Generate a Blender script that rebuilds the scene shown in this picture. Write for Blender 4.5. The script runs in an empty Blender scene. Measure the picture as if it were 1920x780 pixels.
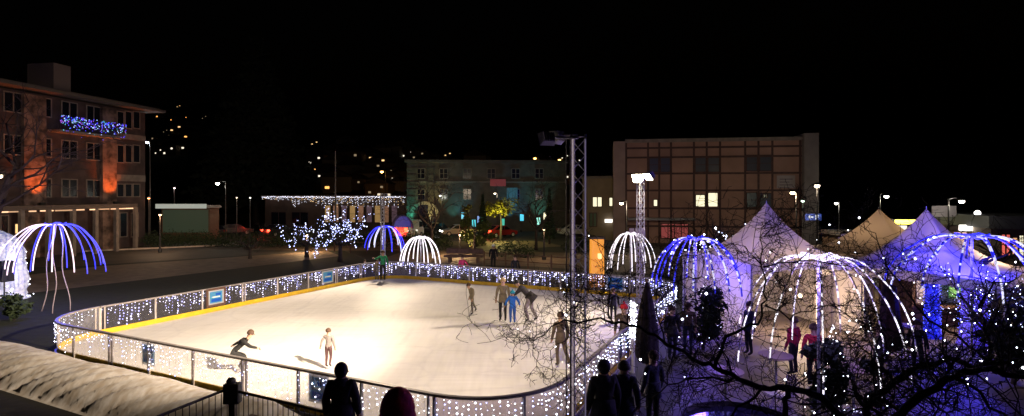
import bpy, bmesh, math, random
from math import sin, cos, pi, radians as R, atan2, hypot, sqrt
from mathutils import Vector, Matrix
random.seed(7)
SC = bpy.context.scene
COL = SC.collection

# ---------------------------------------------------------------- camera, sky, exposure
HZ = 365.0; F = 1040.0; H = 5.2           # horizon row, focal length in photo pixels, eye height (m)
cd = bpy.data.cameras.new('camera'); cam = bpy.data.objects.new('camera', cd); COL.objects.link(cam)
cam.location = (0, 0, H); cam.rotation_euler = (R(90), 0, 0)
cd.sensor_fit = 'HORIZONTAL'; cd.sensor_width = 36; cd.lens = 36 * F / 1920
cd.shift_y = -(390 - HZ) / 1920; cd.clip_start = 0.1; cd.clip_end = 3000
SC.camera = cam
w = bpy.data.worlds.new('World'); SC.world = w; w.use_nodes = True
nt = w.node_tree; bg = nt.nodes['Background']
sky = nt.nodes.new('ShaderNodeTexSky'); sky.sky_type = 'NISHITA'; sky.sun_disc = False
sky.sun_elevation = R(-4); sky.sun_rotation = R(200)
nt.links.new(sky.outputs[0], bg.inputs[0]); bg.inputs[1].default_value = 0.02
SC.view_settings.view_transform = 'Standard'; SC.view_settings.look = 'None'
SC.view_settings.gamma = 1; SC.view_settings.use_curve_mapping = False; SC.view_settings.exposure = 0
cy = SC.cycles
cy.use_denoising = True; cy.max_bounces = 6; cy.diffuse_bounces = 2; cy.glossy_bounces = 2
cy.transparent_max_bounces = 16; cy.transmission_bounces = 4; cy.sample_clamp_indirect = 3
cy.caustics_reflective = False; cy.caustics_refractive = False
cy.use_adaptive_sampling = False

def G(px, py):                             # ground point seen at a photo pixel
    d = F * H / (py - HZ); return Vector(((px - 960) / F * d, d, 0))
def P(px, py, d):                          # point at distance d
    return Vector(((px - 960) / F * d, d, H - (py - HZ) / F * d))

# ---------------------------------------------------------------- materials
MATS = {}
def M(name, col, rough=0.7, noise=0.0, scale=4.0, metal=0.0, bump=0.0, col2=None, stretch=None, coat=0.0):
    if name in MATS: return MATS[name]
    m = bpy.data.materials.new(name); m.use_nodes = True; n = m.node_tree; b = n.nodes['Principled BSDF']
    b.inputs['Roughness'].default_value = rough; b.inputs['Metallic'].default_value = metal
    if coat: b.inputs['Coat Weight'].default_value = coat
    c = (*col, 1)
    if noise or col2 or bump:
        tc = n.nodes.new('ShaderNodeTexCoord'); mp = n.nodes.new('ShaderNodeMapping')
        if stretch: mp.inputs['Scale'].default_value = stretch
        tx = n.nodes.new('ShaderNodeTexNoise'); tx.inputs['Scale'].default_value = scale; tx.inputs['Detail'].default_value = 6
        n.links.new(tc.outputs['Object'], mp.inputs[0]); n.links.new(mp.outputs[0], tx.inputs[0])
        rp = n.nodes.new('ShaderNodeValToRGB'); rp.color_ramp.elements[0].position = .35; rp.color_ramp.elements[1].position = .65
        k = 1 - noise
        rp.color_ramp.elements[0].color = (*(col2 if col2 else [v * k for v in col]), 1); rp.color_ramp.elements[1].color = c
        n.links.new(tx.outputs[0], rp.inputs[0]); n.links.new(rp.outputs[0], b.inputs['Base Color'])
        if bump:
            bp = n.nodes.new('ShaderNodeBump'); bp.inputs['Strength'].default_value = bump; bp.inputs['Distance'].default_value = .03
            n.links.new(tx.outputs[0], bp.inputs['Height']); n.links.new(bp.outputs[0], b.inputs['Normal'])
    else: b.inputs['Base Color'].default_value = c
    MATS[name] = m; return m
def E(name, col, s, sample=True):
    if name in MATS: return MATS[name]
    m = bpy.data.materials.new(name); m.use_nodes = True; n = m.node_tree; b = n.nodes['Principled BSDF']
    b.inputs['Base Color'].default_value = (*[min(.8, v * .5 + .1) for v in col], 1)
    b.inputs['Emission Color'].default_value = (*col, 1); b.inputs['Emission Strength'].default_value = s
    m.cycles.emission_sampling = 'AUTO' if sample else 'NONE'
    MATS[name] = m; return m

black_metal = M('black_metal', (.015, .015, .017), .5)
galv = M('aluminium', (.62, .60, .62), .45, .15, 12, metal=.15)
bulb_w = E('bulb_white', (.84, .87, 1), 9, False)
bulb_c = E('bulb_cool', (.45, .5, 1), 5, False)
bulb_warm = E('bulb_warm', (1, .75, .4), 10, False)
bulb_b = E('bulb_blue', (.06, .1, 1), 9, False)
wire_m = M('wire', (.25, .25, .3), .6)

# ---------------------------------------------------------------- mesh builder
class MB:
    def __init__(s): s.v = []; s.f = []; s.m = []; s.k = 0
    def mat(s, k): s.k = k; return s
    def face(s, idx): s.f.append(tuple(idx)); s.m.append(s.k)
    def quad(s, a, b, c, d):
        n = len(s.v); s.v += [tuple(a), tuple(b), tuple(c), tuple(d)]; s.face((n, n+1, n+2, n+3)); return s
    def poly(s, pts):
        n = len(s.v); s.v += [tuple(p) for p in pts]; s.face(range(n, n+len(pts))); return s
    def box(s, c, size, rz=0, top=1.0):
        n = len(s.v); hx, hy, hz = size[0]/2, size[1]/2, size[2]/2; ca, sa = cos(rz), sin(rz)
        for z in (-hz, hz):
            k = top if z > 0 else 1
            for x, y in ((-hx, -hy), (hx, -hy), (hx, hy), (-hx, hy)):
                s.v.append((c[0] + (x*ca - y*sa)*k, c[1] + (x*sa + y*ca)*k, c[2] + z))
        for q in ((0,3,2,1), (4,5,6,7), (0,1,5,4), (1,2,6,5), (2,3,7,6), (3,0,4,7)): s.face([n+i for i in q])
        return s
    def b2(s, x0, x1, y0, y1, z0, z1): return s.box(((x0+x1)/2, (y0+y1)/2, (z0+z1)/2), (x1-x0, y1-y0, z1-z0))
    def prism(s, pts, y0, y1):             # outline in x,z extruded along y
        n = len(s.v); k = len(pts)
        s.v += [(x, y0, z) for x, z in pts] + [(x, y1, z) for x, z in pts]
        s.face([n+i for i in range(k)]); s.face([n+2*k-1-i for i in range(k)])
        for i in range(k): j = (i+1) % k; s.face((n+i, n+k+i, n+k+j, n+j))
        return s
    def slab(s, pts, z0, z1):
        n = len(s.v); k = len(pts)
        s.v += [(p[0], p[1], z0) for p in pts] + [(p[0], p[1], z1) for p in pts]
        s.face([n+k-1-i for i in range(k)]); s.face([n+k+i for i in range(k)])
        for i in range(k): j = (i+1) % k; s.face((n+i, n+j, n+k+j, n+k+i))
        return s
    def tube(s, pts, r, n=6, mats=None, cap=True):
        pts = [Vector(p) for p in pts]; rs = r if isinstance(r, (list, tuple)) else [r]*len(pts)
        base = len(s.v); up = None
        for i, p in enumerate(pts):
            t = (pts[min(i+1, len(pts)-1)] - pts[max(i-1, 0)])
            if t.length < 1e-9: t = Vector((0, 0, 1))
            t.normalize()
            if up is None:
                a = Vector((0, 0, 1)) if abs(t.z) < .9 else Vector((1, 0, 0)); u = t.cross(a).normalized()
            else:
                u = up - t * up.dot(t); u = u.normalized() if u.length > 1e-6 else t.orthogonal().normalized()
            up = u; v = t.cross(u)
            for j in range(n):
                a = 2*pi*j/n; s.v.append(tuple(p + (u*cos(a) + v*sin(a)) * rs[i]))
        for i in range(len(pts)-1):
            if mats: s.k = mats[i]
            for j in range(n):
                k = (j+1) % n; s.face((base+i*n+j, base+i*n+k, base+(i+1)*n+k, base+(i+1)*n+j))
        if cap:
            s.face([base+n-1-j for j in range(n)]); s.face([base+(len(pts)-1)*n+j for j in range(n)])
        return s
    def lathe(s, prof, c=(0, 0, 0), n=16):
        base = len(s.v)
        for r, z in prof:
            for j in range(n): a = 2*pi*j/n; s.v.append((c[0]+r*cos(a), c[1]+r*sin(a), c[2]+z))
        for i in range(len(prof)-1):
            for j in range(n): k = (j+1) % n; s.face((base+i*n+j, base+i*n+k, base+(i+1)*n+k, base+(i+1)*n+j))
        return s
    def oct(s, c, r):
        n = len(s.v); x, y, z = c
        s.v += [(x+r,y,z), (x-r,y,z), (x,y+r,z), (x,y-r,z), (x,y,z+r), (x,y,z-r)]
        for q in ((0,2,4), (2,1,4), (1,3,4), (3,0,4), (2,0,5), (1,2,5), (3,1,5), (0,3,5)): s.face([n+i for i in q])
        return s
    def ball(s, c, r, n=10, sq=1.0):
        k = n//2; return s.lathe([(r*sin(pi*i/k)+1e-4, -r*sq*cos(pi*i/k)) for i in range(k+1)], c, n)
    def build(s, name, mats, parent=None, smooth=False, bevel=0):
        me = bpy.data.meshes.new(name); me.from_pydata(s.v, [], s.f)
        for m in (mats if isinstance(mats, (list, tuple)) else [mats]): me.materials.append(m)
        me.polygons.foreach_set('material_index', s.m)
        me.polygons.foreach_set('use_smooth', [smooth]*len(s.f)); me.update()
        o = bpy.data.objects.new(name, me); COL.objects.link(o)
        if parent: o.parent = parent
        if bevel:
            b = o.modifiers.new('b', 'BEVEL'); b.width = bevel; b.segments = 2; b.limit_method = 'ANGLE'
        return o

def tag(o, label=None, cat=None, group=None, kind=None):
    if label: o['label'] = label
    if cat: o['category'] = cat
    if group: o['group'] = group
    if kind: o['kind'] = kind
    return o
def empty(name, loc=(0, 0, 0), rz=0, label=None, cat=None, group=None):
    o = bpy.data.objects.new(name, None); COL.objects.link(o); o.empty_display_size = .2
    o.location = loc; o.rotation_euler = (0, 0, rz); return tag(o, label, cat, group)
def copy_tree(o, parent=None):
    c = o.copy(); COL.objects.link(c); c.parent = parent
    for ch in list(o.children): copy_tree(ch, c)
    return c
def lamp(name, loc, col, power, size=.15, parent=None, spot=None, aim=None, blend=.5):
    l = bpy.data.lights.new(name, 'SPOT' if spot else 'POINT'); l.color = col; l.energy = power; l.shadow_soft_size = size
    o = bpy.data.objects.new(name, l); COL.objects.link(o); o.location = loc
    if spot:
        l.spot_size = R(spot); l.spot_blend = blend
        o.rotation_euler = (Vector(aim) - Vector(loc)).to_track_quat('-Z', 'Y').to_euler()
    if parent: o.parent = parent
    return o

# ================================================================ SETTING
asphalt = M('asphalt', (.06, .055, .052), .75, .4, .6, bump=.15)
MB().quad((-900, -30, 0), (900, -30, 0), (900, 1200, 0), (-900, 1200, 0)).build('ground', asphalt)['kind'] = 'structure'
def sheet(name, pix, z, mat, world=False):
    pts = [p if world else G(*p) for p in pix]
    o = MB().poly([(p[0], p[1], z) for p in pts]).build(name, mat); o['kind'] = 'structure'; return o
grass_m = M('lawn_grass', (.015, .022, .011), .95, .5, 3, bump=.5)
road_m = M('road_asphalt', (.04, .034, .03), .7, .35, .9)
pave = M('paving', (.24, .18, .14), .75, .35, 1.5, bump=.1)
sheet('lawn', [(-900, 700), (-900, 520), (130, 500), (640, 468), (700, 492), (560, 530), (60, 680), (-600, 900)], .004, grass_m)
sheet('road', [(-900, 516), (-900, 470), (640, 430), (700, 448)], .008, road_m)
sheet('footpath', [(-300, 592), (-300, 560), (180, 500), (612, 470), (640, 480), (300, 521)], .010, pave)
sheet('upper_path', [(470, 469), (470, 462), (760, 452), (1010, 452), (1060, 462), (900, 470), (640, 470)], .012, pave)
sheet('far_pavement', [(700, 492), (760, 470), (900, 470), (1300, 480), (1300, 520), (1000, 500)], .016, pave)
sheet('shade_sheet', [(-400, 705), (0, 702), (120, 722), (300, 778), (420, 850), (-400, 1400)], .006, M('shade_black', (.006, .005, .004), 1.0, .5, 5, bump=.5))  # near-black sheet added over floodlit ground, darkness put into its colour
# kerb beside the road
kb = MB(); a, b = G(-900, 518), G(690, 449)
for t in range(12):
    p, q = a.lerp(b, t/12), a.lerp(b, (t+1)/12-.0006); d = (q-p).normalized(); n_ = Vector((-d.y, d.x, 0))*.12
    kb.slab([p-n_, q-n_, q+n_, p+n_], 0, .13)
kb.build('kerb', M('kerb_stone', (.5, .42, .36), .8, .3, 2))['kind'] = 'structure'
plaza_m = M('plaza_paving', (.17, .14, .14), .6, .45, .8, bump=.12)
sheet('plaza', [(1.9, 8), (8.2, 24), (14, 38), (60, 38), (60, -6), (1.9, -6)], .004, plaza_m, True)
# hillside
def hz(x, y):
    if y < 150: return 0
    base = .245*(y-150)*(1 if x < -60 else max(.62, 1-(x+60)/300)) 
    return base + 4*sin(x*.021+y*.013) * min(1, (y-150)/60)
hb = MB(); nx, ny = 44, 16; 
for j in range(ny+1):
    for i in range(nx+1):
        x = -520 + i*1100/nx; y = 150 + j*350/ny; hb.v.append((x, y, hz(x, y)+(-.5 if j == 0 else 0)))
for j in range(ny):
    for i in range(nx): k = j*(nx+1)+i; hb.face((k, k+1, k+nx+2, k+nx+1))
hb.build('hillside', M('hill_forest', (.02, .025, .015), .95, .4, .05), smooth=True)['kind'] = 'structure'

# ---------------------------------------------------------------- rink frame: u to the right, v away
U = Vector((.899, -.438, 0)); V = Vector((.438, .899, 0)); ANG = atan2(U.y, U.x)
U0, U1, V0, V1 = -22.55, -4.35, 9.58, 27.75; RC = 2.1; BH = 1.1
def W(u, v, z=0): return U*u + V*v + Vector((0, 0, z))
def corner(cu, cv, a0, a1, r, n=8): return [(cu + r*cos(a0+(a1-a0)*i/n), cv + r*sin(a0+(a1-a0)*i/n)) for i in range(n+1)]
NL = corner(U0+RC, V0+RC, 1.5*pi, pi, RC); FL = corner(U0+RC, V1-RC, pi, pi/2, RC)
FR = corner(U1-RC, V1-RC, pi/2, 0, RC); NR = corner(U1-RC, V0+RC, 0, -pi/2, RC)
ring = NL + FL + FR + NR
def ice_mat():
    m = bpy.data.materials.new('rink_ice'); m.use_nodes = True; n = m.node_tree; b = n.nodes['Principled BSDF']
    tc = n.nodes.new('ShaderNodeTexCoord')
    def noise(sc, st, rot=0, det=6):
        mp = n.nodes.new('ShaderNodeMapping'); mp.inputs['Scale'].default_value = st; mp.inputs['Rotation'].default_value = (0, 0, rot)
        t = n.nodes.new('ShaderNodeTexNoise'); t.inputs['Scale'].default_value = sc; t.inputs['Detail'].default_value = det
        n.links.new(tc.outputs['Object'], mp.inputs[0]); n.links.new(mp.outputs[0], t.inputs[0]); return t
    a = noise(.35, (1, 1, 1)); s1 = noise(2.2, (.15, 2.6, 1), .5, 8); s2 = noise(2.5, (2.4, .2, 1), .2, 8)
    add = n.nodes.new('ShaderNodeMath'); add.operation = 'ADD'; n.links.new(s1.outputs[0], add.inputs[0]); n.links.new(s2.outputs[0], add.inputs[1])
    ad2 = n.nodes.new('ShaderNodeMath'); ad2.operation = 'ADD'; n.links.new(add.outputs[0], ad2.inputs[0]); n.links.new(a.outputs[0], ad2.inputs[1])
    dv = n.nodes.new('ShaderNodeMath'); dv.operation = 'MULTIPLY'; dv.inputs[1].default_value = 1/3; n.links.new(ad2.outputs[0], dv.inputs[0])
    rp = n.nodes.new('ShaderNodeValToRGB'); rp.color_ramp.elements[0].position = .38; rp.color_ramp.elements[1].position = .58
    rp.color_ramp.elements[0].color = (.76, .74, .73, 1); rp.color_ramp.elements[1].color = (.88, .86, .84, 1)
    n.links.new(dv.outputs[0], rp.inputs[0]); n.links.new(rp.outputs[0], b.inputs['Base Color'])
    vo = n.nodes.new('ShaderNodeTexVoronoi'); vo.feature = 'DISTANCE_TO_EDGE'; vo.inputs['Scale'].default_value = .55
    ds = n.nodes.new('ShaderNodeVectorMath'); ds.operation = 'SCALE'; ds.inputs[3].default_value = 1.6
    n.links.new(a.outputs['Color'], ds.inputs[0]); av = n.nodes.new('ShaderNodeVectorMath'); n.links.new(tc.outputs['Object'], av.inputs[0]); n.links.new(ds.outputs[0], av.inputs[1]); n.links.new(av.outputs[0], vo.inputs[0])
    r2 = n.nodes.new('ShaderNodeValToRGB'); r2.color_ramp.elements[0].position = .0; r2.color_ramp.elements[1].position = .05
    r2.color_ramp.elements[0].color = (.93, .93, .94, 1); r2.color_ramp.elements[1].color = (1, 1, 1, 1); n.links.new(vo.outputs['Distance'], r2.inputs[0])
    r3 = n.nodes.new('ShaderNodeValToRGB'); r3.color_ramp.elements[0].position = .4; r3.color_ramp.elements[1].position = .62; r3.color_ramp.elements[0].color = (.90, .90, .91, 1); r3.color_ramp.elements[1].color = (1, 1, 1, 1)
    nb_ = noise(.22, (1, 1, 1), 0, 4); n.links.new(nb_.outputs[0], r3.inputs[0])
    for src in (r2, r3):
        mu = n.nodes.new('ShaderNodeMix'); mu.data_type = 'RGBA'; mu.blend_type = 'MULTIPLY'; mu.inputs[0].default_value = 1
        n.links.new(b.inputs['Base Color'].links[0].from_socket, mu.inputs[6]); n.links.new(src.outputs[0], mu.inputs[7]); n.links.new(mu.outputs[2], b.inputs['Base Color'])
    b.inputs['Roughness'].default_value = .6; b.inputs['Specular IOR Level'].default_value = .06
    bp = n.nodes.new('ShaderNodeBump'); bp.inputs['Strength'].default_value = .1; bp.inputs['Distance'].default_value = .02
    n.links.new(s1.outputs[0], bp.inputs['Height']); n.links.new(bp.outputs[0], b.inputs['Normal'])
    return m
MB().slab([W(u, v) for u, v in reversed(ring)], 0, .05).build('ice', ice_mat())['kind'] = 'structure'

# glazing of the boards: clear, scuffed acrylic
def glaze(name, tint, v0, v1):
    m = bpy.data.materials.new(name); m.use_nodes = True; n = m.node_tree; n.nodes.remove(n.nodes['Principled BSDF'])
    out = n.nodes['Material Output']; tr = n.nodes.new('ShaderNodeBsdfTransparent'); tr.inputs[0].default_value = (*tint, 1)
    di = n.nodes.new('ShaderNodeBsdfDiffuse'); di.inputs[0].default_value = (.75, .74, .78, 1)
    gl = n.nodes.new('ShaderNodeBsdfGlossy'); gl.inputs['Roughness'].default_value = .25
    tl = n.nodes.new('ShaderNodeBsdfTranslucent'); tl.inputs[0].default_value = (.75, .74, .78, 1)
    m0 = n.nodes.new('ShaderNodeMixShader'); m0.inputs[0].default_value = .5; n.links.new(di.outputs[0], m0.inputs[1]); n.links.new(tl.outputs[0], m0.inputs[2])
    tc = n.nodes.new('ShaderNodeTexCoord'); tx = n.nodes.new('ShaderNodeTexNoise'); tx.inputs['Scale'].default_value = 3
    n.links.new(tc.outputs['Object'], tx.inputs[0])
    mr = n.nodes.new('ShaderNodeMapRange'); mr.inputs['From Min'].default_value = .3; mr.inputs['From Max'].default_value = .7
    mr.inputs['To Min'].default_value = v0; mr.inputs['To Max'].default_value = v1; n.links.new(tx.outputs[0], mr.inputs[0])
    m1 = n.nodes.new('ShaderNodeMixShader'); n.links.new(mr.outputs[0], m1.inputs[0]); n.links.new(tr.outputs[0], m1.inputs[1]); n.links.new(m0.outputs[0], m1.inputs[2])
    m2 = n.nodes.new('ShaderNodeMixShader'); m2.inputs[0].default_value = .04; n.links.new(m1.outputs[0], m2.inputs[1]); n.links.new(gl.outputs[0], m2.inputs[2])
    n.links.new(m2.outputs[0], out.inputs[0]); return m
acr_clear = glaze('acrylic', (.9, .9, .92), .22, .38); acr_smoke = glaze('acrylic_smoked', (.5, .46, .56), .05, .10)
rail_m = M('board_rail', (.33, .30, .30), .45, .2, 6, metal=.3)
post_m = M('board_post', (.55, .50, .48), .5, .3, 5)
yel = M('kick_yellow', (.75, .48, .02), .5, .2, 4)
frame_dark = M('sign_frame', (.10, .05, .035), .6)
def fabric(name, col, k=.45):
    m = bpy.data.materials.new(name); m.use_nodes = True; n = m.node_tree; b = n.nodes['Principled BSDF']; out = n.nodes['Material Output']
    b.inputs['Base Color'].default_value = (*col, 1); b.inputs['Roughness'].default_value = .8
    tl = n.nodes.new('ShaderNodeBsdfTranslucent'); tl.inputs[0].default_value = (*[c*.9 for c in col], 1)
    mx = n.nodes.new('ShaderNodeMixShader'); mx.inputs[0].default_value = k
    n.links.new(b.outputs[0], mx.inputs[1]); n.links.new(tl.outputs[0], mx.inputs[2]); n.links.new(mx.outputs[0], out.inputs[0])
    tx = n.nodes.new('ShaderNodeTexNoise'); tx.inputs['Scale'].default_value = 1.5; tx.inputs['Detail'].default_value = 5; bp = n.nodes.new('ShaderNodeBump'); bp.inputs['Strength'].default_value = .5; bp.inputs['Distance'].default_value = .12
    n.links.new(tx.outputs[0], bp.inputs['Height']); n.links.new(bp.outputs[0], b.inputs['Normal']); return m
white_card = M('card_white', (.8, .82, .82), .6)
cyan = fabric('card_cyan', (.14, .50, .85), .55); deep = fabric('card_blue', (.03, .20, .9), .6)

def side(name, path, label, seglen=1.95, inward=1, dens=1.0, br=.017, banners=(), clear=False, acr=None):
    acr = acr or acr_smoke
    """path: list of (u,v) running along the boards; things: rails, posts, panels, lights"""
    root = empty(name, W(*path[0]), 0, label, 'rink barrier'); o0 = W(*path[0])
    pts = [W(u, v) - o0 for u, v in path]
    cum = [0]
    for a, b in zip(pts, pts[1:]): cum.append(cum[-1] + (b-a).length)
    def at(t):
        for i in range(len(pts)-1):
            if t <= cum[i+1] + 1e-6: return pts[i].lerp(pts[i+1], (t-cum[i])/(cum[i+1]-cum[i]))
        return pts[-1]
    L = cum[-1]; n = max(1, round(L/seglen)); st = L/n
    fine = [at(L*i/max(2, int(L/.3))) for i in range(int(L/.3)+1)] + [pts[-1]]
    rb = MB()
    def ribbon(mb, ps, z0, z1, th, off=0):
        for a, b in zip(ps, ps[1:]):
            if (b-a).length < 1e-4: continue
            d = (b-a).normalized(); q = Vector((-d.y, d.x, 0))
            a2, b2 = a + q*off, b + q*off
            mb.slab([a2-q*th/2, b2-q*th/2, b2+q*th/2, a2+q*th/2], z0, z1)
    ribbon(rb, fine, BH-.055, BH, .09); rb.build('top_rail', rail_m, root)
    kb = MB(); ribbon(kb, fine, .05, .235, .025, -.035*inward); kb.build('kick_strip', yel, root)
    bb = MB(); ribbon(bb, fine, .0, .10, .05, .03*inward); bb.build('bottom_rail', rail_m, root)
    for i in range(n+1):
        if i == n and clear: continue
        p = at(i*st); q = at(min(L, i*st+.02)) - at(max(0, i*st-.02)); a = atan2(q.y, q.x)
        pb = MB(); pb.box((p.x, p.y, BH/2-.03), (.055, .06, BH-.06), a)
        if i % 3 == 0 : 
            q.normalize(); pb.box((p.x+q.x*.14, p.y+q.y*.14, BH/2-.03), (.04, .05, BH-.06), a)
        pb.build('post', post_m, root)
    for i in range(n):
        t0, t1 = i*st+.03, (i+1)*st-.03; k = max(2, int((t1-t0)/.35)); ps = [at(t0+(t1-t0)*j/k) for j in range(k+1)]
        g = MB()
        for a, b in zip(ps, ps[1:]): g.quad((a.x, a.y, .235), (b.x, b.y, .235), (b.x, b.y, BH-.06), (a.x, a.y, BH-.06))
        pn = g.build('panel', acr, root)
        lb = MB(); t = t0+.05
        while t < t1-.02:
            p = at(t); q = (at(min(L, t+.03)) - at(max(0, t-.03))).normalized(); nn = Vector((-q.y, q.x, 0))*(.055*inward)
            p = p+nn; ln = random.choice((.25, .4, .55, .75, .8)) * random.uniform(.8, 1.05)
            lb.mat(2).tube([(p.x, p.y, BH-.06), (p.x+random.uniform(-.02, .02), p.y, BH-.06-ln)], .003, 3, cap=False)
            z = BH-.08-random.uniform(0, .1)
            while z > BH-.08-ln:
                if random.random() < dens:
                    lb.mat(0 if random.random() < .6 else 1).oct((p.x+random.uniform(-.02, .02), p.y+random.uniform(-.02, .02), z), br*random.choice((.6, .8, 1, 1.35)))
                z -= random.uniform(.08, .16)
            t += random.uniform(.09, .17)
        lb.build('light_curtain', [bulb_w, bulb_c, wire_m], pn)['kind'] = 'stuff'
    for t, wd, hh, framed in banners:
        p = at(t); q = (at(t+.03) - at(t-.03)).normalized(); a = atan2(q.y, q.x); nn = Vector((-q.y, q.x, 0))*(-.05*inward)
        ctr = p + nn; zc = .68
        s1 = MB().box((ctr.x, ctr.y, zc), (wd, .02, hh), a).build('banner', fabric('banner_card', (.8, .82, .85), .6), root)
        for sgn in (1, -1):
            c2 = ctr + Vector((-q.y, q.x, 0))*(.014*sgn)
            mb = MB()
            mb.mat(0).box((c2.x, c2.y, zc), (wd*.80, .006, hh*.80), a)
            c3 = c2 + Vector((-q.y, q.x, 0))*(.005*sgn)
            mb.mat(1).box((c3.x, c3.y, zc-hh*.22), (wd*.62, .004, hh*.22), a)
            mb.mat(1).box((c3.x+q.x*.1, c3.y+q.y*.1, zc+hh*.2), (wd*.34, .004, hh*.16), a)
            mb.mat(2).box((c3.x, c3.y, zc+hh*.02), (wd*.5, .004, hh*.07), a)
            mb.build('banner_print', [cyan, deep, white_card], s1)
        if framed:
            fm = MB()
            for sg in (-1, 1):
                e = ctr + q*(sg*(wd/2+.045)); fm.box((e.x, e.y, zc), (.09, .06, hh+.18), a)
                fm.box((ctr.x, ctr.y, zc+sg*(hh/2+.045)), (wd, .06, .09), a)
            fm.build('banner_frame', frame_dark, s1)
    return root
# near side runs from the near-left corner to the near-right corner
side('rink_barrier', [(U0, V0+RC)] + [p for p in reversed(NL)][1:] + [NR[-1]], 'near side of the ice rink barrier hung with white icicle lights, clear panels',
     inward=-1, dens=.75, br=.015, acr=acr_clear, banners=((7.6, .62, .62, False), (14.05, .62, .66, False)), clear=True)
side('rink_barrier', list(reversed(FL))[-1:] + [] + [(U0, V0+RC+.02)] if False else [(U0, V0+RC+.03), (U0, V1-RC)], 'long left side of the ice rink barrier with lights and a framed blue sign',
     inward=1, dens=1, br=.027, banners=((4.6, .75, .62, True), (11.3, .85, .68, False)), clear=True)
side('rink_barrier', FL + FR, 'far side of the ice rink barrier with dense white lights and yellow kick strip',
     inward=1, dens=1, br=.032, banners=((16.1, .95, .72, False),), clear=True)
side('rink_barrier', [FR[-1], NR[0]] + NR[1:], 'right side of the ice rink barrier curving behind the lattice floodlight tower',
     inward=1, dens=1, br=.017)

# ================================================================ LIGHT TOWERS
WARM = (1, .79, .56)
def truss(loc, h, wd, rz, label, heads, r=.025, cable=False, metal=None):
    galv = metal or MATS['aluminium']
    root = empty('floodlight_tower', loc, rz, label, 'floodlight tower', 'truss floodlight towers round the rink')
    cs = [(-wd/2, -wd/2), (wd/2, -wd/2), (wd/2, wd/2), (-wd/2, wd/2)]
    if cable: cs = [(-wd*.52, -wd*.1), (wd*.5, 0), (-wd*.22, wd*.4)]
    nc = len(cs)
    MB().box((0, 0, .04), (wd*2.2, wd*2.2, .08)).build('base_plate', galv, root)
    for x, y in cs: MB().tube([(x, y, .05), (x, y, h)], r, 8).build('chord', galv, root, True)
    lb = MB(); k = int(h/(wd*1.15)); st = (h-.2)/k
    for i in range(k):
        z = .1+i*st
        for j in range(nc):
            a, b = cs[j], cs[(j+1) % nc]
            if cable and j == 1: continue
            lb.tube([(a[0], a[1], z), (b[0], b[1], z+st)], r*.5, 5)
            lb.tube([(b[0], b[1], z), (a[0], a[1], z+st)], r*.5, 5)
    for z in (.1, h*.5, h-.05):
        for j in range(nc): a, b = cs[j], cs[(j+1) % nc]; lb.tube([(a[0], a[1], z), (b[0], b[1], z)], r*.6, 5)
    lb.build('lattice', galv, root)
    if cable:
        MB().tube([(cs[0][0]+.035, cs[0][1]-.02, .4), (cs[0][0]+.035, cs[0][1]-.02, h-.1)], .013, 6).build('chord_glow', E('chord_glow_pale', (.62, .5, .52), .5), root)  # glowing strip added so that the left chord looks lit
        MB().tube([(cs[1][0]+.0, cs[1][1]-.03, .4), (cs[1][0]+.0, cs[1][1]-.03, h-.1)], .010, 6).build('chord_glow', E('chord_glow_violet', (.42, .36, .55), .3), root)  # second, dimmer glowing strip added to brighten the right chord
        MB().tube([(-wd*.85, -wd*.2, 0), (-wd*.85, -wd*.2, h-.1)], .012, 6).build('cable', M('pale_pole', (.5, .46, .45), .5), root)
    inv = Matrix.Rotation(-rz, 3, 'Z')
    for (hx, hy, hzz, ax, ay, az, lit, pw, *sp) in heads:       # head position and aim in world coordinates
        hp = inv @ (Vector((hx, hy, hzz)) - Vector(loc)); ap = inv @ (Vector((ax, ay, az)) - Vector(loc)); d = (ap-hp).normalized()
        arm = MB().tube([(0, 0, hp.z+.05), (hp.x*.9, hp.y*.9, hp.z+.05)], .025, 6); arm.build('lamp_arm', galv, root)
        fl = MB().box((0, 0, .06), (.36, .30, .14), 0, .72)
        for q in range(5): fl.box((-.12+q*.06, 0, .15), (.012, .2, .05))
        fo = fl.build('floodlight', M('lamp_housing', (.5, .48, .5), .5) if cable else M('lamp_housing_dark', (.12, .12, .13), .5), root)
        rot = d.to_track_quat('-Z', 'Y'); fo.rotation_euler = rot.to_euler(); fo.location = hp; k_ = .85 if h > 6.2 else 1.35 if h > 6 else .6; fo.scale = (k_, k_, k_)
        gl = MB().box((0, 0, -.022), (.30, .24, .02)); g = gl.build('lens', E('flood_lens' if lit else 'flood_lens_dim', (1, .85, .6), 150 if lit else .8, False), fo)
        if pw:
            wl = lamp('flood_lamp', hp + d*.12, WARM, pw, .12, root, spot=sp[0] if sp else 124, aim=ap, blend=1)
    return root
T1 = Vector((1.25, 10.5, 0)); T2 = Vector((5.93, 25.6, 0)); T3 = Vector((-8.45, 36.2, 0))
ctr = W(-13.5, 18.5)
truss(T1, 6.35, .27, R(2), 'tall lattice floodlight tower standing in front beside the near rink corner',
      [(1.25-.42, 10.55, 6.28, -15.5, 23, 0, False, 28000, 60), (1.25-.62, 10.25, 6.22, -5, 23, 0, False, 3700, 110)], .021, True, M('bright_aluminium', (.85, .82, .83), .6, .1, 12))
truss(T2, 6.05, .24, R(20), 'lattice floodlight tower with two blazing white lamps behind the rink',
      [(T2.x+.16, T2.y-.8, 6.0, -1, 22, 0, True, 2700, 96), (T2.x-.36, T2.y-.75, 5.93, -14, 16.5, 0, True, 9000, 46)], .02)
truss(T3, 5.25, .20, R(5), 'slim lattice floodlight tower behind the blue light fountain at the far corner',
      [(T3.x-.22, T3.y-.1, 5.22, -2, 26, 0, False, 5200, 56), (T3.x+.45, T3.y-.1, 5.2, -13, 21, 0, False, 6000, 100)], .02)

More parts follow.
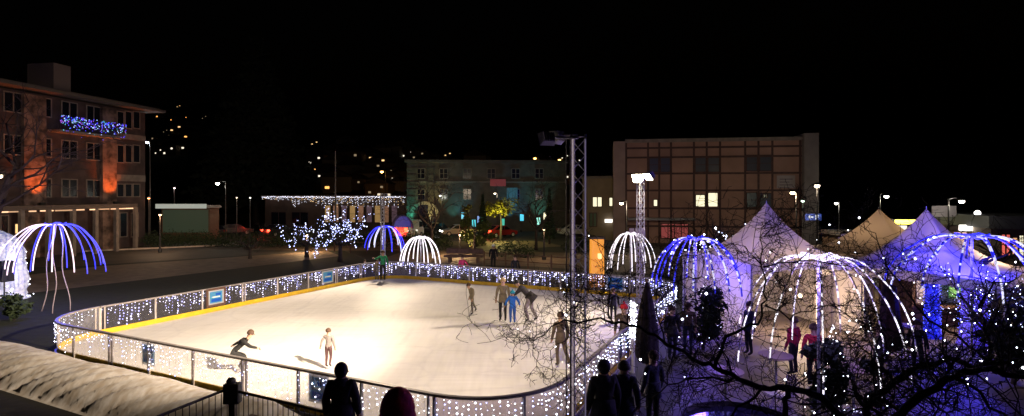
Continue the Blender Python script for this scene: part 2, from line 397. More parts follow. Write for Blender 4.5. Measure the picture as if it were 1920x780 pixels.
# ================================================================ LIGHT FOUNTAINS (umbrella shapes of LED tubes)
def TUBE(name, core, rim, s):
    m = E(name, core, s); n = m.node_tree; b = n.nodes['Principled BSDF']; lw = n.nodes.new('ShaderNodeLayerWeight'); lw.inputs[0].default_value = .38
    mx = n.nodes.new('ShaderNodeMix'); mx.data_type = 'RGBA'; n.links.new(lw.outputs['Facing'], mx.inputs[0])
    mx.inputs[6].default_value = (*core, 1); mx.inputs[7].default_value = (*rim, 1); n.links.new(mx.outputs[2], b.inputs['Emission Color']); return m
t_white = TUBE('tube_white', (1, .95, 1), (.5, .42, .6), 1.6); t_pink = TUBE('tube_pink', (1, .8, .92), (.5, .3, .5), 1.5)
t_blue = TUBE('tube_blue', (.035, .045, 1), (.003, .004, .6), 1.25); t_bluew = TUBE('tube_blue_bright', (.9, .9, 1), (.0, .0, .55), 1.15)
t_dimb = E('tube_dim_blue', (.005, .01, .8), .6); t_dimw = M('tube_off', (.5, .5, .55), .4)
def fountain(px, d, ztop, rad, drop, n, label, fm, mats, tr=.028, dash=False, legs='pole', phase=0, lobe=1.0, flat=1.0, power=0, pcol=(.1, .12, 1)):
    x = (px-960)/F*d
    root = empty('light_fountain', (x, d, 0), 0, label, 'light sculpture', 'umbrella shaped light fountains')
    for i in range(n):
        a = 2*pi*i/n + phase; rr = rad*random.uniform(.88, 1.08); dr = drop*random.uniform(.85, 1.12)
        pts = []; ns = 34
        for j in range(ns+1):
            t = j/ns; r = .12*rad + (rr-.12*rad)*(1-(1-t)**1.55); z = ztop - dr*(t**1.9)*flat + .10*rad*sin(pi*min(1, t*2.2))*.35
            pts.append((r*cos(a), r*sin(a), z))
        mm = fm(a)
        if dash:
            seq = []; cur = mm
            for j in range(ns):
                p = (.12 if j < 9 else .5); seq.append(mm if random.random() > p else 2)
            b = MB().tube(pts, tr, 6, seq)
        else: b = MB().mat(mm).tube(pts, tr, 6)
        b.build('tentacle', mats, root, True)
    hb = MB().mat(0); 
    for s in range(3):
        pp = [( (.14+.03*s)*rad*cos(2*pi*j/14), (.14+.03*s)*rad*sin(2*pi*j/14), ztop-.02+.03*s+.05*sin(j*1.7)) for j in range(15)]
        hb.tube(pp, tr*.8, 5)
    hb.build('crown_ring', mats, root)
    if legs == 'pole':
        MB().tube([(0, 0, 0), (0, 0, ztop)], .035, 8).build('pole', M('sculpture_pole', (.4, .4, .45), .5), root)
        MB().lathe([(.3, 0), (.3, .04), (.06, .07), (.05, .3)], n=16).build('base', M('sculpture_pole', (.4, .4, .45)), root)
    else:
        for k in range(3):
            a = k*2.1+.9; q = [(.12*cos(a)+(.5*t)*cos(a)+.09*sin(t*9+k), .12*sin(a)+.25*t*sin(a), ztop*(1-t)) for t in [j/12 for j in range(13)]]
            MB().tube(q, .020, 6).build('leg', M('sculpture_leg', (.5, .42, .5), .5), root, True)
    if power: lamp('glow', (0, 0, ztop-.5), pcol, power, .4, root)
    return root
blue_only = lambda a: 0 if random.random() < .3 else 1
fountain(104, 24.6, 3.88, 1.88, 2.0, 17, 'large blue and pinkish light fountain on thin legs beside the left barrier',
         lambda a: (3 if sin(a) < -.25 else 0), [t_blue, t_bluew, t_dimb, t_pink], .024, legs='legs', phase=.17, power=420)
fountain(722, 38.5, 2.98, 1.35, 1.5, 13, 'small blue light fountain behind the far rink corner', lambda a: 0 if random.random()<.5 else 1,
         [t_blue, t_bluew], .036, power=70)
fountain(789, 36.9, 2.35, 1.4, 1.75, 12, 'small white light fountain close behind the far barrier', lambda a: 0, [t_white], .036, power=45, pcol=(1, .9, .95))
fountain(1182, 32.0, 2.95, 1.38, 2.0, 11, 'small white light fountain below the blazing floodlight tower', lambda a: 0, [t_white], .028, power=40, pcol=(1, .9, .95))
fountain(1304, 20.0, 3.62, 1.55, 1.75, 13, 'blue light fountain with sparse strands between rink and first tent', blue_only,
         [t_blue, t_bluew, t_dimb], .030, dash=True, power=480, pcol=(.14, .08, 1))
fountain(1535, 12.4, 3.80, 1.9, 2.25, 11, 'big white light fountain in front of the brightly lit tent', lambda a: 0, [t_white, t_white, t_dimw], .016, dash=True,
         power=330, pcol=(.42, .28, 1), phase=.25)
fountain(1822, 17.6, 3.88, 2.15, 1.85, 13, 'large blue light fountain at right in front of the glowing kiosk', blue_only,
         [t_blue, t_bluew, t_dimb], .029, dash=True, power=1100, pcol=(.04, .03, 1))

# ================================================================ TENTS
tent_m = fabric('tent_fabric', (.66, .62, .66))
def tent(px, d, zap, ze, hw, rz, label, walls, power, lampat=(0, 0, 2.2), pcol=(1, .70, .38), cc=2.15):
    x = (px-960)/F*d
    root = empty('marquee_tent', (x, d, 0), rz, label, 'tent', 'pointed marquee tents on the plaza')
    mb = MB(); ns = 12; nr = 16
    def pt(a, t):                                 # t 0 apex .. 1 eave on a square plan
        c, s = cos(a), sin(a); k = hw/max(abs(c), abs(s)); r = .03 + (k-.03)*t
        diag = (max(abs(c), abs(s))-.7071)/.2929
        z = ze + (zap-ze)*(1-t)**cc + (-.0 + .10*diag*t*t*(1-t)*0) + (.13*diag*sin(pi*t*.5)**3 if t < 1 else .13*diag)
        return (r*c, r*s, z)
    N = nr*4
    for i in range(ns+1):
        for j in range(N): mb.v.append(pt(2*pi*j/N+pi/4, i/ns))
    for i in range(ns):
        for j in range(N): k = (j+1) % N; mb.face((i*N+j, (i+1)*N+j, (i+1)*N+k, i*N+k))
    mb.build('canopy', tent_m, root, True)
    vb = MB()
    for j in range(N):
        a, b = pt(2*pi*j/N+pi/4, 1), pt(2*pi*((j+1)%N)/N+pi/4, 1)
        vb.quad((a[0], a[1], a[2]-.30-.05*(j % 2)), (b[0], b[1], b[2]-.30-.05*((j+1) % 2)), b, a)
    vb.build('valance', tent_m, root)
    for sx in (-1, 1):
        for sy in (-1, 1): MB().tube([(sx*(hw-.04), sy*(hw-.04), 0), (sx*(hw-.04), sy*(hw-.04), ze)], .04, 8).build('pole', galv, root)
    MB().tube([(0, 0, zap-.25), (0, 0, zap+.12)], [.03, .012], 6).build('finial', galv, root)
    for wll in walls:
        wb = MB(); n = 14
        for i in range(n):
            f = lambda q: (-hw+.08+(2*hw-.16)*q/n)
            wv = lambda q: .03*sin(q*2.1)
            a, b = f(i), f(i+1); y = hw-.09
            pa, pb = (a, y+wv(i)), (b, y+wv(i+1)); 
            ang = {'n': 0, 's': pi, 'e': -pi/2, 'w': pi/2}[wll]; rt = lambda p: (p[0]*cos(ang)-p[1]*sin(ang), p[0]*sin(ang)+p[1]*cos(ang))
            pa, pb = rt(pa), rt(pb); wb.quad((*pa, .05), (*pb, .05), (*pb, ze-.05), (*pa, ze-.05))
        wb.build('side_wall', tent_m, root, True)
    if power:
        MB().tube([(lampat[0], lampat[1], lampat[2]+.12), (lampat[0], lampat[1], lampat[2]+.9)], .01, 4).build('lamp_cord', black_metal, root)
        MB().ball((lampat[0], lampat[1], lampat[2]+.1), .07, 10).build('bulb', E('tent_bulb', (1, .8, .5), 8, False), root)
        lamp('tent_lamp', (lampat[0], lampat[1], lampat[2]-.1), pcol, power, .2, root)
    return root
tent(1437, 22.0, 4.85, 2.75, 2.35, R(12), 'pointed tent glowing cream inside, behind the big white light fountain', 'nwe', 360, (.3, -1.5, 1.35))
tent(1648, 26.5, 4.5, 2.45, 3.1, R(40), 'pointed tent lit orange on its top, rear of the two right tents', 'n', 170, (.6, .3, 2.4), (1, .6, .25))
tent(1737, 20.6, 4.65, 2.5, 2.75, R(38), 'large lilac pointed tent with a warm patch low on its right slope', 'n', 260, (1.1, -1.3, 2.35), (1, .66, .36))

# ================================================================ BUILDINGS
class Facade:
    """a building whose front runs from (pxa, da) to (pxb, db); local x along the front, y away from the viewer"""
    def __init__(s, name, pxa, da, pxb, db, label, cat='building'):
        s.a = Vector(((pxa-960)/F*da, da, 0)); s.b = Vector(((pxb-960)/F*db, db, 0)); v = s.b-s.a; s.L = v.length; s.rz = atan2(v.y, v.x)
        s.dir = v.normalized(); s.root = empty(name, s.a, s.rz, label, cat)
    def sx(s, px):                       # along-front coordinate of a pixel column
        k = (px-960)/F; return (k*s.a.y - s.a.x)/(s.dir.x - k*s.dir.y)
    def z(s, px, py): d = s.a.y + s.dir.y*s.sx(px); return H - (py-HZ)/F*d
    def rect(s, x0, y0, x1, y1): return s.sx(x0), s.sx(x1), s.z((x0+x1)/2, y1), s.z((x0+x1)/2, y0)
    def window(s, x0, y0, x1, y1, fm, pane, div=1, hb=0, proud=.05, label=None):
        a, b, z0, z1 = s.rect(x0, y0, x1, y1); return s.win(a, b, z0, z1, fm, pane, div, hb, proud, label)
    def win(s, a, b, z0, z1, fm, pane, div=1, hb=0, proud=.05, label=None):
        t = .09; f = MB()
        f.b2(a-t, a, -proud, 0, z0-t, z1+t); f.b2(b, b+t, -proud, 0, z0-t, z1+t)
        f.b2(a, b, -proud, 0, z1, z1+t); f.b2(a, b, -proud-.04, 0, z0-t, z0)
        for i in range(1, div): x = a+(b-a)*i/div; f.b2(x-.05, x+.05, -proud+.01, 0, z0, z1)
        for i in range(1, hb+1): z = z0+(z1-z0)*i/(hb+1); f.b2(a, b, -proud+.018, -.002, z-.025, z+.025)
        o = f.build('window', fm, s.root)
        if label: o['label'] = label
        MB().b2(a, b, -.02, -.004, z0, z1).build('pane', pane, o); return o
dark_glass = M('dark_glass', (.01, .012, .02), .15)
lit_win = E('lit_window', (1, .92, .62), 1.1); lit_warm = E('lit_warm', (1, .62, .25), 1.4)
brick_m = M('mauve_plaster', (.085, .055, .055), .9, .5, .9); cream_trim = M('cream_trim', (.24, .20, .18), .8, .3, 2)
# left hotel block
fb = Facade('hotel_building', -330, 33.6, 272, 57.0, 'four storey cream and mauve building with orange lit columns and blue balcony lights')
top = fb.z(270, 204); L = fb.L
MB().b2(0, L, 0, 14, 0, top-.4).build('wall', brick_m, fb.root)
MB().b2(-.5, L+1.3, -1.3, 15, top-.25, top).b2(-.2, L+.9, -.9, 14.6, top, top+.15).build('roof', M('roof_edge', (.13, .11, .10), .8), fb.root)
r_ = fb.rect(106, 136, 138, 168); MB().b2(r_[0], r_[1], .3, 3, top+.16, top+2.6).build('roof_box', M('roof_hut', (.24, .19, .18)), fb.root)
for (y0, y1) in ((210, 240), (273, 304), (346, 368)):
    for i in range(3):
        x = 220 + i*15; fb.window(x, y0, x+11, y1, cream_trim, dark_glass, 1)
MB().b2(fb.sx(216), L, -.06, 0, fb.z(245, 262), fb.z(245, 252)).build('cornice', cream_trim, fb.root)
MB().b2(fb.sx(216), L, -.06, 0, fb.z(245, 340), fb.z(245, 328)).build('cornice', cream_trim, fb.root)
zf = [fb.z(245, 304), fb.z(245, 240)]; dz = zf[1]-zf[0]; hh_ = fb.z(245, 210)-fb.z(245, 240)
xs = [i*2.35+.8 for i in range(int(fb.sx(205)/2.35))]
for lv in (0, 1, 2):
    zb = zf[1]-dz*lv
    for i, x in enumerate(xs):
        if i < 5 and lv == 2: continue
        fb.win(x, x+1.35, zb, zb+hh_*.92, cream_trim, dark_glass, 2, 0)
pil = M('pilaster', (.22, .15, .13), .9, .75, 1.6) if 0 else M('pilaster', (.26, .17, .14), .9, .8, 1.6)
org = (1, .16, .02)
for px_, w_ in ((60, 1.8), (200, 1.5)):
    xc = fb.sx(px_); MB().b2(xc-w_/2, xc+w_/2, -.35, 0, 0, top-.6).build('pilaster', pil, fb.root)
    for zz in (4.36,):
        MB().box((xc, -1.0, zz+.1), (.4, .25, .2)).build('uplight', M('lamp_black', (.02, .02, .02)), fb.root)
        lamp('orange_uplight', (xc, -1.15, zz+.3), org, 1100, .15, fb.root, spot=85, aim=(xc, -.2, zz+5), blend=.9)
# ground floor canopy with warm light below
ca = fb.sx(-200); cb_ = fb.sx(214); zc = 4.0
MB().b2(ca, cb_, -2.6, -.02, zc, zc+.35).build('canopy', M('canopy_dark', (.12, .09, .08)), fb.root)
for i in range(13):
    x = ca + (cb_-ca)*(i+.5)/13; MB().box((x, -2.2-.2*(i % 2), zc-.1), ((1.3, .5, 1.0, 1.5)[i % 4], .12, .1)).build('light_strip', E('strip_light%d' % (i % 3), (1, .6, .34), (1.5, .5, 1.0)[i % 3]), fb.root)
for i in range(9):
    x = ca + (cb_-ca)*i/8; MB().b2(x-.15, x+.15, -2.5, -2.2, 0, zc).build('column', cream_trim, fb.root)
fb.window(28, 420, 48, 437, cream_trim, lit_warm, 1, label='small square window glowing yellow')
fb.window(2, 405, 14, 440, cream_trim, dark_glass, 1)
for x0, x1 in ((225, 237), (246, 258)): fb.window(x0, 400, x1, 443, cream_trim, dark_glass, 1)
# balcony with blue lights
ba, bb_, zb0, zb1 = fb.sx(88), fb.sx(214), fb.z(150, 250), fb.z(150, 232)
bal = MB().b2(ba, bb_, -1.3, 0, zb0-.2, zb0).build('balcony', cream_trim, fb.root)
rb = MB().b2(ba, bb_, -1.3, -1.25, zb1+.25, zb1+.32)
for i in range(40): x = ba+(bb_-ba)*i/39; rb.b2(x-.015, x+.015, -1.29, -1.26, zb0, zb1+.25)
rb.build('balustrade', black_metal, bal)
lb = MB()
for i in range(300):
    x = random.uniform(ba, bb_); z = zb1+.35-abs(random.gauss(0, .55)); lb.mat(random.choice((0, 0, 0, 1, 2, 3))).oct((x, -1.36+random.uniform(-.06, .03), z), random.uniform(.03, .06))
lb.build('blue_lights', [E('led_royal', (.05, .05, 1), 1.6), E('led_violet', (.4, .12, 1), 1.2), E('led_ice', (.4, .6, 1), 1.8), E('led_green', (.1, .6, .7), 1)], bal)['kind'] = 'stuff'

# arcade / half timbered building at right
ft = Facade('half_timbered_building', 1150, 60.5, 1531, 57.0, 'salmon half timbered building with dark beams and two lit windows')
salmon = M('salmon_plaster', (.36, .21, .165), .9, .3, .35); beam = M('dark_beam', (.09, .045, .04), .8, .3, 3)
ztl, ztr = ft.z(1165, 270), ft.z(1500, 261); zt = (ztl+ztr)/2
MB().b2(ft.sx(1172), ft.sx(1503), 0, 12, 0, zt).build('wall', salmon, ft.root)
twr = M('tower_plaster', (.30, .21, .19), .85, .25, .6)
MB().b2(ft.sx(1150), ft.sx(1172)-.004, -.6, 8, 0, ft.z(1160, 266)).build('end_tower', twr, ft.root)
MB().b2(ft.sx(1503)+.004, ft.sx(1530), -.8, 8, 0, ft.z(1515, 251)).build('end_tower', M('tower_grey', (.20, .17, .17), .85, .25, .6), ft.root)
MB().b2(ft.sx(1172), ft.sx(1503), -.35, 12.2, zt, zt+.35).build('roof', cream_trim, ft.root)
bm = MB()
for px_ in (1174, 1215, 1236, 1258, 1301, 1325, 1350, 1397, 1422, 1448, 1500):
    x = ft.sx(px_); bm.b2(x-.10, x+.10, -.07, 0, 0, zt)
for py_ in (276, 294, 325, 357, 391, 425):
    z = ft.z(1340, py_); bm.b2(ft.sx(1172)+.01, ft.sx(1503)-.01, -.075, -.001, z-.10, z+.10)
bm.build('timber_beams', beam, ft.root)
blu_glass = M('window_blue', (.05, .055, .08), .3)
for q in ((1304, 296, 1323, 322), (1328, 296, 1348, 322), (1400, 292, 1419, 320), (1425, 292, 1446, 320), (1218, 296, 1234, 322), (1239, 296, 1256, 322), (1400, 362, 1419, 388)):
    ft.window(*q, beam, blu_glass, 1, 1, .09)
ft.window(1305, 366, 1321, 387, beam, lit_win, 1, 1, .09, label='left pane of the pale yellow lit window')
ft.window(1328, 362, 1345, 387, beam, lit_win, 1, 0, .09, label='right pane of the pale yellow lit window')
ft.window(1226, 375, 1232, 386, beam, lit_win, 1, 0, .09); ft.window(1425, 363, 1446, 388, beam, blu_glass, 1, 1, .09)
ft.window(1430, 365, 1438, 370, beam, lit_win, 1, 0, .12)
r_ = ft.rect(1456, 329, 1490, 353); sg = MB().b2(r_[0], r_[1], -.16, -.08, r_[2], r_[3]).build('sign_board', M('sign_grey', (.30, .26, .26), .7), ft.root)
sl = MB()
for i in range(4): sl.b2(r_[0]+.25, r_[1]-.25-.3*(i % 2), -.172, -.164, r_[3]-.35-i*.3-.07, r_[3]-.35-i*.3)
sl.build('sign_lines', M('sign_ink', (.08, .05, .07)), sg)
# ground floor shops of the half timbered building
MB().b2(ft.sx(1176), ft.sx(1300), -1.6, -.08, ft.z(1240, 412), ft.z(1240, 408)).build('shop_canopy', M('canopy_grey', (.2, .2, .22)), ft.root)
ft.window(1180, 428, 1210, 448, beam, E('shop_mauve', (.45, .3, .5), .25), 3); ft.window(1240, 420, 1290, 446, beam, E('shop_red', (.5, .08, .08), .35), 4)

# lower building between truss and half timbered house
fl_ = Facade('small_flat_roofed_building', 1092, 64, 1150, 63, 'low brown building with small lit windows left of the half timbered house')
zt2 = fl_.z(1120, 335)
MB().b2(0, fl_.L-.05, 0, 10, 0, zt2).build('wall', M('brown_wall', (.22, .17, .12), .85, .25, .6), fl_.root)
MB().b2(-.2, fl_.L-.06, -.2, 10.2, zt2, zt2+.3).build('roof', M('roof_edge', (.2, .17, .15)), fl_.root)
fl_.window(1112, 370, 1119, 387, beam, lit_win, 1); fl_.window(1121, 370, 1128, 387, beam, lit_win, 1)
fl_.window(1143, 371, 1148, 386, beam, lit_win, 1); fl_.window(1106, 400, 1118, 424, beam, M('green_pane', (.05, .1, .06), .3), 2)
r_ = fl_.rect(1140, 411, 1158, 417); MB().b2(r_[0]-.3, fl_.L-.1, -.5, -.05, r_[2], r_[3]).build('lit_fascia', E('fascia_white', (1, .95, .85), 2.2), fl_.root)

# teal lit building, middle
fm_ = Facade('stone_building', 763, 77, 1062, 79, 'three storey stone building lit teal and yellow with round arched entrance')
zt3 = fm_.z(800, 305); stone = M('stone_block', (.12, .115, .10), .85, .3, 1.2, bump=.3)
MB().b2(0, fm_.L, 0, 14, 0, zt3).build('wall', stone, fm_.root)
MB().b2(-.3, fm_.L+.3, -.35, 14.3, zt3, zt3+.4).build('cornice', stone, fm_.root)
st_f = M('stone_frame', (.2, .19, .17), .8)
for i, px_ in enumerate((790, 833, 877, 922, 968, 1012)):
    fm_.window(px_-8, 317, px_+6, 334, st_f, dark_glass, 2, 1, .1)
    if i != 3: fm_.window(px_-8, 355, px_+6, 374, st_f, dark_glass, 2, 1, .1)
MB().b2(0, fm_.L, -.12, -.002, fm_.z(800, 342), fm_.z(800, 340)).build('string_course', st_f, fm_.root)
pl = MB()
for i in range(20): pl.b2(.0, 1.5, -.25-.03*(i % 2), -.004, i*.5, i*.5+.47)
pl.build('quoin_pier', stone, fm_.root)
pl = MB(); xq = fm_.sx(808)
for i in range(20): pl.b2(xq-.4, xq+.4, -.25-.03*(i % 2), -.004, i*.5, i*.5+.47)
pl.build('quoin_pier', stone, fm_.root)
ax, ar = fm_.sx(796), 1.6; zz = fm_.z(796, 405); ab = MB()
for i in range(14):
    a0, a1 = pi*i/14, pi*(i+1)/14
    ab.prism([(ax+ar*cos(a0), zz+ar*sin(a0)), (ax+(ar+.45)*cos(a0), zz+(ar+.45)*sin(a0)), (ax+(ar+.45)*cos(a1), zz+(ar+.45)*sin(a1)), (ax+ar*cos(a1), zz+ar*sin(a1))], -.3, -.005)
ab.build('arch', st_f, fm_.root)
MB().prism([(ax-ar, .0)] + [(ax+ar, .0)] + [(ax+ar*cos(pi*i/12), zz+ar*sin(pi*i/12)) for i in range(13)], -.02, -.004).build('entrance', dark_glass, fm_.root)
r_ = fm_.rect(919, 336, 948, 349); rs = MB().b2(r_[0], r_[1], -.4, -.26, r_[2], r_[3]).build('red_sign', E('sign_red', (.6, .03, .06), .09), fm_.root)
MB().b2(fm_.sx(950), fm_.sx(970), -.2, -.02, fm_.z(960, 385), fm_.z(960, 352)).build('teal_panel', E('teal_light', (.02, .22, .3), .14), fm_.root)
shopc = [(868, (.2, .7, .9), 1.0), (898, (.3, .5, 1), .7), (888, (.1, .8, .9), .8), (905, (.1, .9, .4), .8), (942, (.1, .8, .6), .6), (978, (.1, .7, .9), 1), (1009, (.4, 1, .8), 1.2), (1022, (1, .9, .6), 1.6), (808, (.5, .9, 1), .9)]
for i, (px_, c_, s_) in enumerate(shopc):
    y0 = 398 + (i*7) % 16; fm_.window(px_-3, y0, px_+4, y0+13, beam, E('shop_%d' % i, c_, s_), 1)
for px_, c_, pw in ((768, (.1, 1, .65), 420), (808, (1, .8, .3), 380), (850, (.1, .9, .8), 160), (868, (.1, .7, 1), 160), (955, (.1, .7, 1), 260), (975, (.1, .6, 1), 160), (1010, (.2, 1, .8), 260)):
    xx = fm_.sx(px_); MB().box((xx, -1.2, .15), (.3, .3, .3), 0, .7).build('uplight', M('lamp_black', (.02, .02, .02)), fm_.root)
    lamp('facade_uplight', (xx, -1.2, .5), c_, pw*(5 if c_[0] > .9 else 2.2), .1, fm_.root, spot=60, aim=(xx, -.2, 7), blend=.8)

# low building with icicle lights
fi = Facade('low_shop_building', 497, 82, 764, 80, 'long low shop building hung with icicle lights along its eave')
zt4 = fi.z(620, 369)
MB().b2(0, fi.L-.1, 0, 9, 0, zt4).build('wall', M('shop_wall', (.12, .08, .06), .85, .4, .5), fi.root)
MB().b2(-.3, fi.L-.12, -.7, 9.3, zt4, zt4+.22).build('roof', M('roof_edge', (.2, .17, .15)), fi.root)
ib = MB()
for i in range(150):
    x = i*fi.L/150; ln = random.uniform(.2, 1.6) if x > 4.5 else random.uniform(.2, .6)
    z = zt4-.05
    while z > zt4-ln: ib.mat(random.choice((0, 0, 1, 2))).oct((x, -.74, z), random.uniform(.03, .06)); z -= random.uniform(.15, .4)
for i in range(110): ib.mat(0).oct((i*fi.L/110, -.76, zt4+random.uniform(-.1, .06)), .06)
ib.build('icicle_lights', [E('led_soft', (.85, .85, 1), 2.6, False), E('led_amber', (1, .65, .3), 2, False), wire_m], fi.root)['kind'] = 'stuff'
for i in range(9):
    a = 9.2+i*1.25; fi.win(a, a+.8, 1.2, 3.6, beam, E('curtain_%d' % (i % 3), ((1, .6, .2), (.9, .45, .25), (.5, .3, .4))[i % 3], (.22, .13, .08)[i % 3]), 1, 1)
fi.win(1, 3.2, .8, 2.6, beam, dark_glass, 2); fi.win(4.2, 6.6, .8, 2.6, beam, dark_glass, 2)

# far right shops
fr = Facade('shop_pavilion', 1858, 41, 2100, 39, 'low dark shop pavilion with red and white lit windows at right edge')
zt5 = fr.z(1900, 428)
MB().b2(0, fr.L, 0, 8, 0, zt5).build('wall', M('brown_wall', (.22, .17, .12)), fr.root)
MB().b2(-.5, fr.L+.3, -.8, 8.3, zt5, zt5+.9).build('roof', M('roof_slate', (.05, .05, .055), .6), fr.root)
fr.window(1878, 440, 1893, 478, frame_dark, E('shop_redwarm', (1, .16, .12), .8), 2, 1); fr.window(1898, 446, 1908, 478, frame_dark, E('shop_orange', (1, .5, .25), .8), 1, 1)
fr.window(1911, 442, 1938, 490, frame_dark, lit_win, 3, 1)

def kiosk(px, d, wd, ht, label, sign, sm, inner, extra=None):
    x = (px-960)/F*d; r = empty('market_kiosk', (x, d, 0), 0, label, 'kiosk', 'market kiosks behind the tents')
    wm = M('kiosk_wood', (.18, .11, .07), .8, .3, 3)
    MB().b2(-wd/2, wd/2, .3, 2.3, 0, ht-.3).build('cabin', wm, r)
    MB().b2(-wd/2+.12, wd/2-.12, -.35, .28, .85, .93).build('counter', wm, r)
    MB().b2(-wd/2+.15, wd/2-.15, .27, .296, .95, ht-.5).build('lit_hatch', inner, r)
    MB().prism([(-wd/2-.25, ht-.3), (wd/2+.25, ht-.3), (wd/2+.05, ht), (-wd/2-.05, ht)], -.5, 2.5).build('roof', M('kiosk_roof', (.1, .07, .06)), r)
    MB().b2(-wd/2-.1, wd/2+.1, -.62, -.52, ht-.33, ht-.33+sign).build('sign_bar', sm, r)
    return r
k = kiosk(1826, 44, 3.0, 2.7, 'kiosk with long white light bar and cluster of glowing globes', .45, E('sign_white', (1, .95, .9), 5), E('hatch_pink', (1, .6, .45), .9))
for i, (gx, gz, c_) in enumerate(((-.05, 3.75, 0), (-.5, 3.35, 0), (.35, 3.3, 0), (-.1, 3.25, 1), (.5, 2.95, 0), (-.55, 2.95, 0), (.05, 2.85, 1))):
    MB().ball((gx, -.4, gz), .22, 12).build('globe', E('globe_white', (1, .95, .9), 4) if not c_ else E('globe_amber', (1, .55, .15), 2), k, True)
kiosk(1690, 50, 1.7, 2.9, 'kiosk with yellow light bar seen between the two right tents', .4, E('sign_yellow', (1, .9, .15), 4), E('hatch_white', (1, .9, .8), 1.2))
kiosk(1598, 44, 2.2, 2.3, 'dark kiosk with faint violet hatch left of rear tent', .15, E('hatch_dim', (.3, .2, .45), .3), E('hatch_dim', (.3, .2, .45), .3))
kiosk(345, 62, 5.4, 4.0, 'wide stall with green and white lit canopy beside the left building', .5, E('canopy_pale', (.55, .62, .55), .5), E('hatch_green', (.04, .12, .07), .12))
kiosk(1784, 21.5, 2.6, 2.55, 'white market stall with small green board between the blue wrapped trunks', .12, M('card_white', (.8, .8, .8)), M('stall_white', (.55, .55, .6), .6))
bd = MB().b2(-.35, .35, -.34, -.30, 1.25, 2.0).build('green_board', E('board_green', (.02, .35, .05), .5)); bd.parent = bpy.data.objects['market_kiosk.004']

# orange lit booth behind the far boards
bx = P(1119, 500, 31.5); r = empty('orange_booth', (bx.x, 31.5, 0), 0, 'tall booth lit glowing orange behind the far barrier', 'booth')
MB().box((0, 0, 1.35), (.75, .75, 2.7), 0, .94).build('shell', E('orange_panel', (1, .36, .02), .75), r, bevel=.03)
MB().box((0, 0, 2.76), (.84, .84, .12)).build('cap', M('canopy_dark', (.12, .09, .08)), r)
MB().box((.1, -.40, 1.75), (.22, .03, .3)).build('lit_hatch', E('hatch_peach', (1, .6, .25), 1.6), r)

# illuminated white arch at far left
def arch():
    r = empty('light_arch', G(30, 560)-Vector((2.75, 0, 0)), 0, 'white glowing arch wrapped in lights at far left', 'light sculpture')
    m = bpy.data.materials.new('wrapped_lights'); m.use_nodes = True; n = m.node_tree; b = n.nodes['Principled BSDF']
    tc = n.nodes.new('ShaderNodeTexCoord'); vx = n.nodes.new('ShaderNodeTexVoronoi'); vx.inputs['Scale'].default_value = 7
    n.links.new(tc.outputs['Object'], vx.inputs[0]); rp = n.nodes.new('ShaderNodeValToRGB')
    rp.color_ramp.elements[0].color = (1.0, .98, 1, 1); rp.color_ramp.elements[1].color = (.16, .2, .42, 1); rp.color_ramp.elements[1].position = .7
    n.links.new(vx.outputs[0], rp.inputs[0]); n.links.new(rp.outputs[0], b.inputs['Emission Color']); b.inputs['Emission Strength'].default_value = .62
    b.inputs['Base Color'].default_value = (.7, .7, .75, 1)
    pts = [(2.55-.15*cos(t*3), 0, t) for t in (0, .15, .5, 1, 1.5, 2)] + [(2.55-1.1*(1-cos(a))*1.6, 0, 2+.95*sin(a)) for a in (.3, .6, .9, 1.2, 1.57)] 
    pts += [(-p[0]+0.0, 0, p[2]) for p in reversed(pts[:-1])]
    rs = [.95, .75, .6, .55, .55, .58] + [.62]*5; rs += list(reversed(rs[:-1]))
    rnd = random.Random(3); mb = MB(); fine = []; fr_ = []
    for i in range(len(pts)-1):
        for t in range(4): fine.append(Vector(pts[i]).lerp(Vector(pts[i+1]), t/4)); fr_.append(rs[i]+(rs[i+1]-rs[i])*t/4 + rnd.uniform(-.04, .04))
    fine.append(Vector(pts[-1])); fr_.append(rs[-1]); mb.tube(fine, fr_, 14); mb.build('arch_body', m, r, True)
    bl = MB()
    for i in range(260):
        k = rnd.randrange(len(fine)); a = rnd.uniform(0, 2*pi); p = fine[k] + Vector((cos(a), sin(a), rnd.uniform(-.3, .3)))*fr_[k]; bl.oct(p, .03)
    bl.build('bulbs', bulb_w, r)['kind'] = 'stuff'; lamp('arch_glow', (3.4, -1, 1.6), (.8, .85, 1), 22, .5, r)
arch()
p = G(8, 575); r = empty('loudspeaker', (p.x, p.y, 0), R(-20), 'black loudspeaker box on a stand before the glowing arch', 'loudspeaker')
MB().tube([(0, 0, .05), (0, 0, 1.2)], .03, 8).build('stand', black_metal, r)
for i in range(3): MB().tube([(0, 0, .5), (.45*cos(i*2.1), .45*sin(i*2.1), .02)], .018, 6).build('leg', black_metal, r)
MB().box((0, 0, 1.65), (.62, .5, .95)).build('cabinet', black_metal, r, bevel=.03)
MB().box((0, -.262, 1.65), (.52, .02, .82)).build('grille', M('grille', (.03, .03, .035), .8), r)

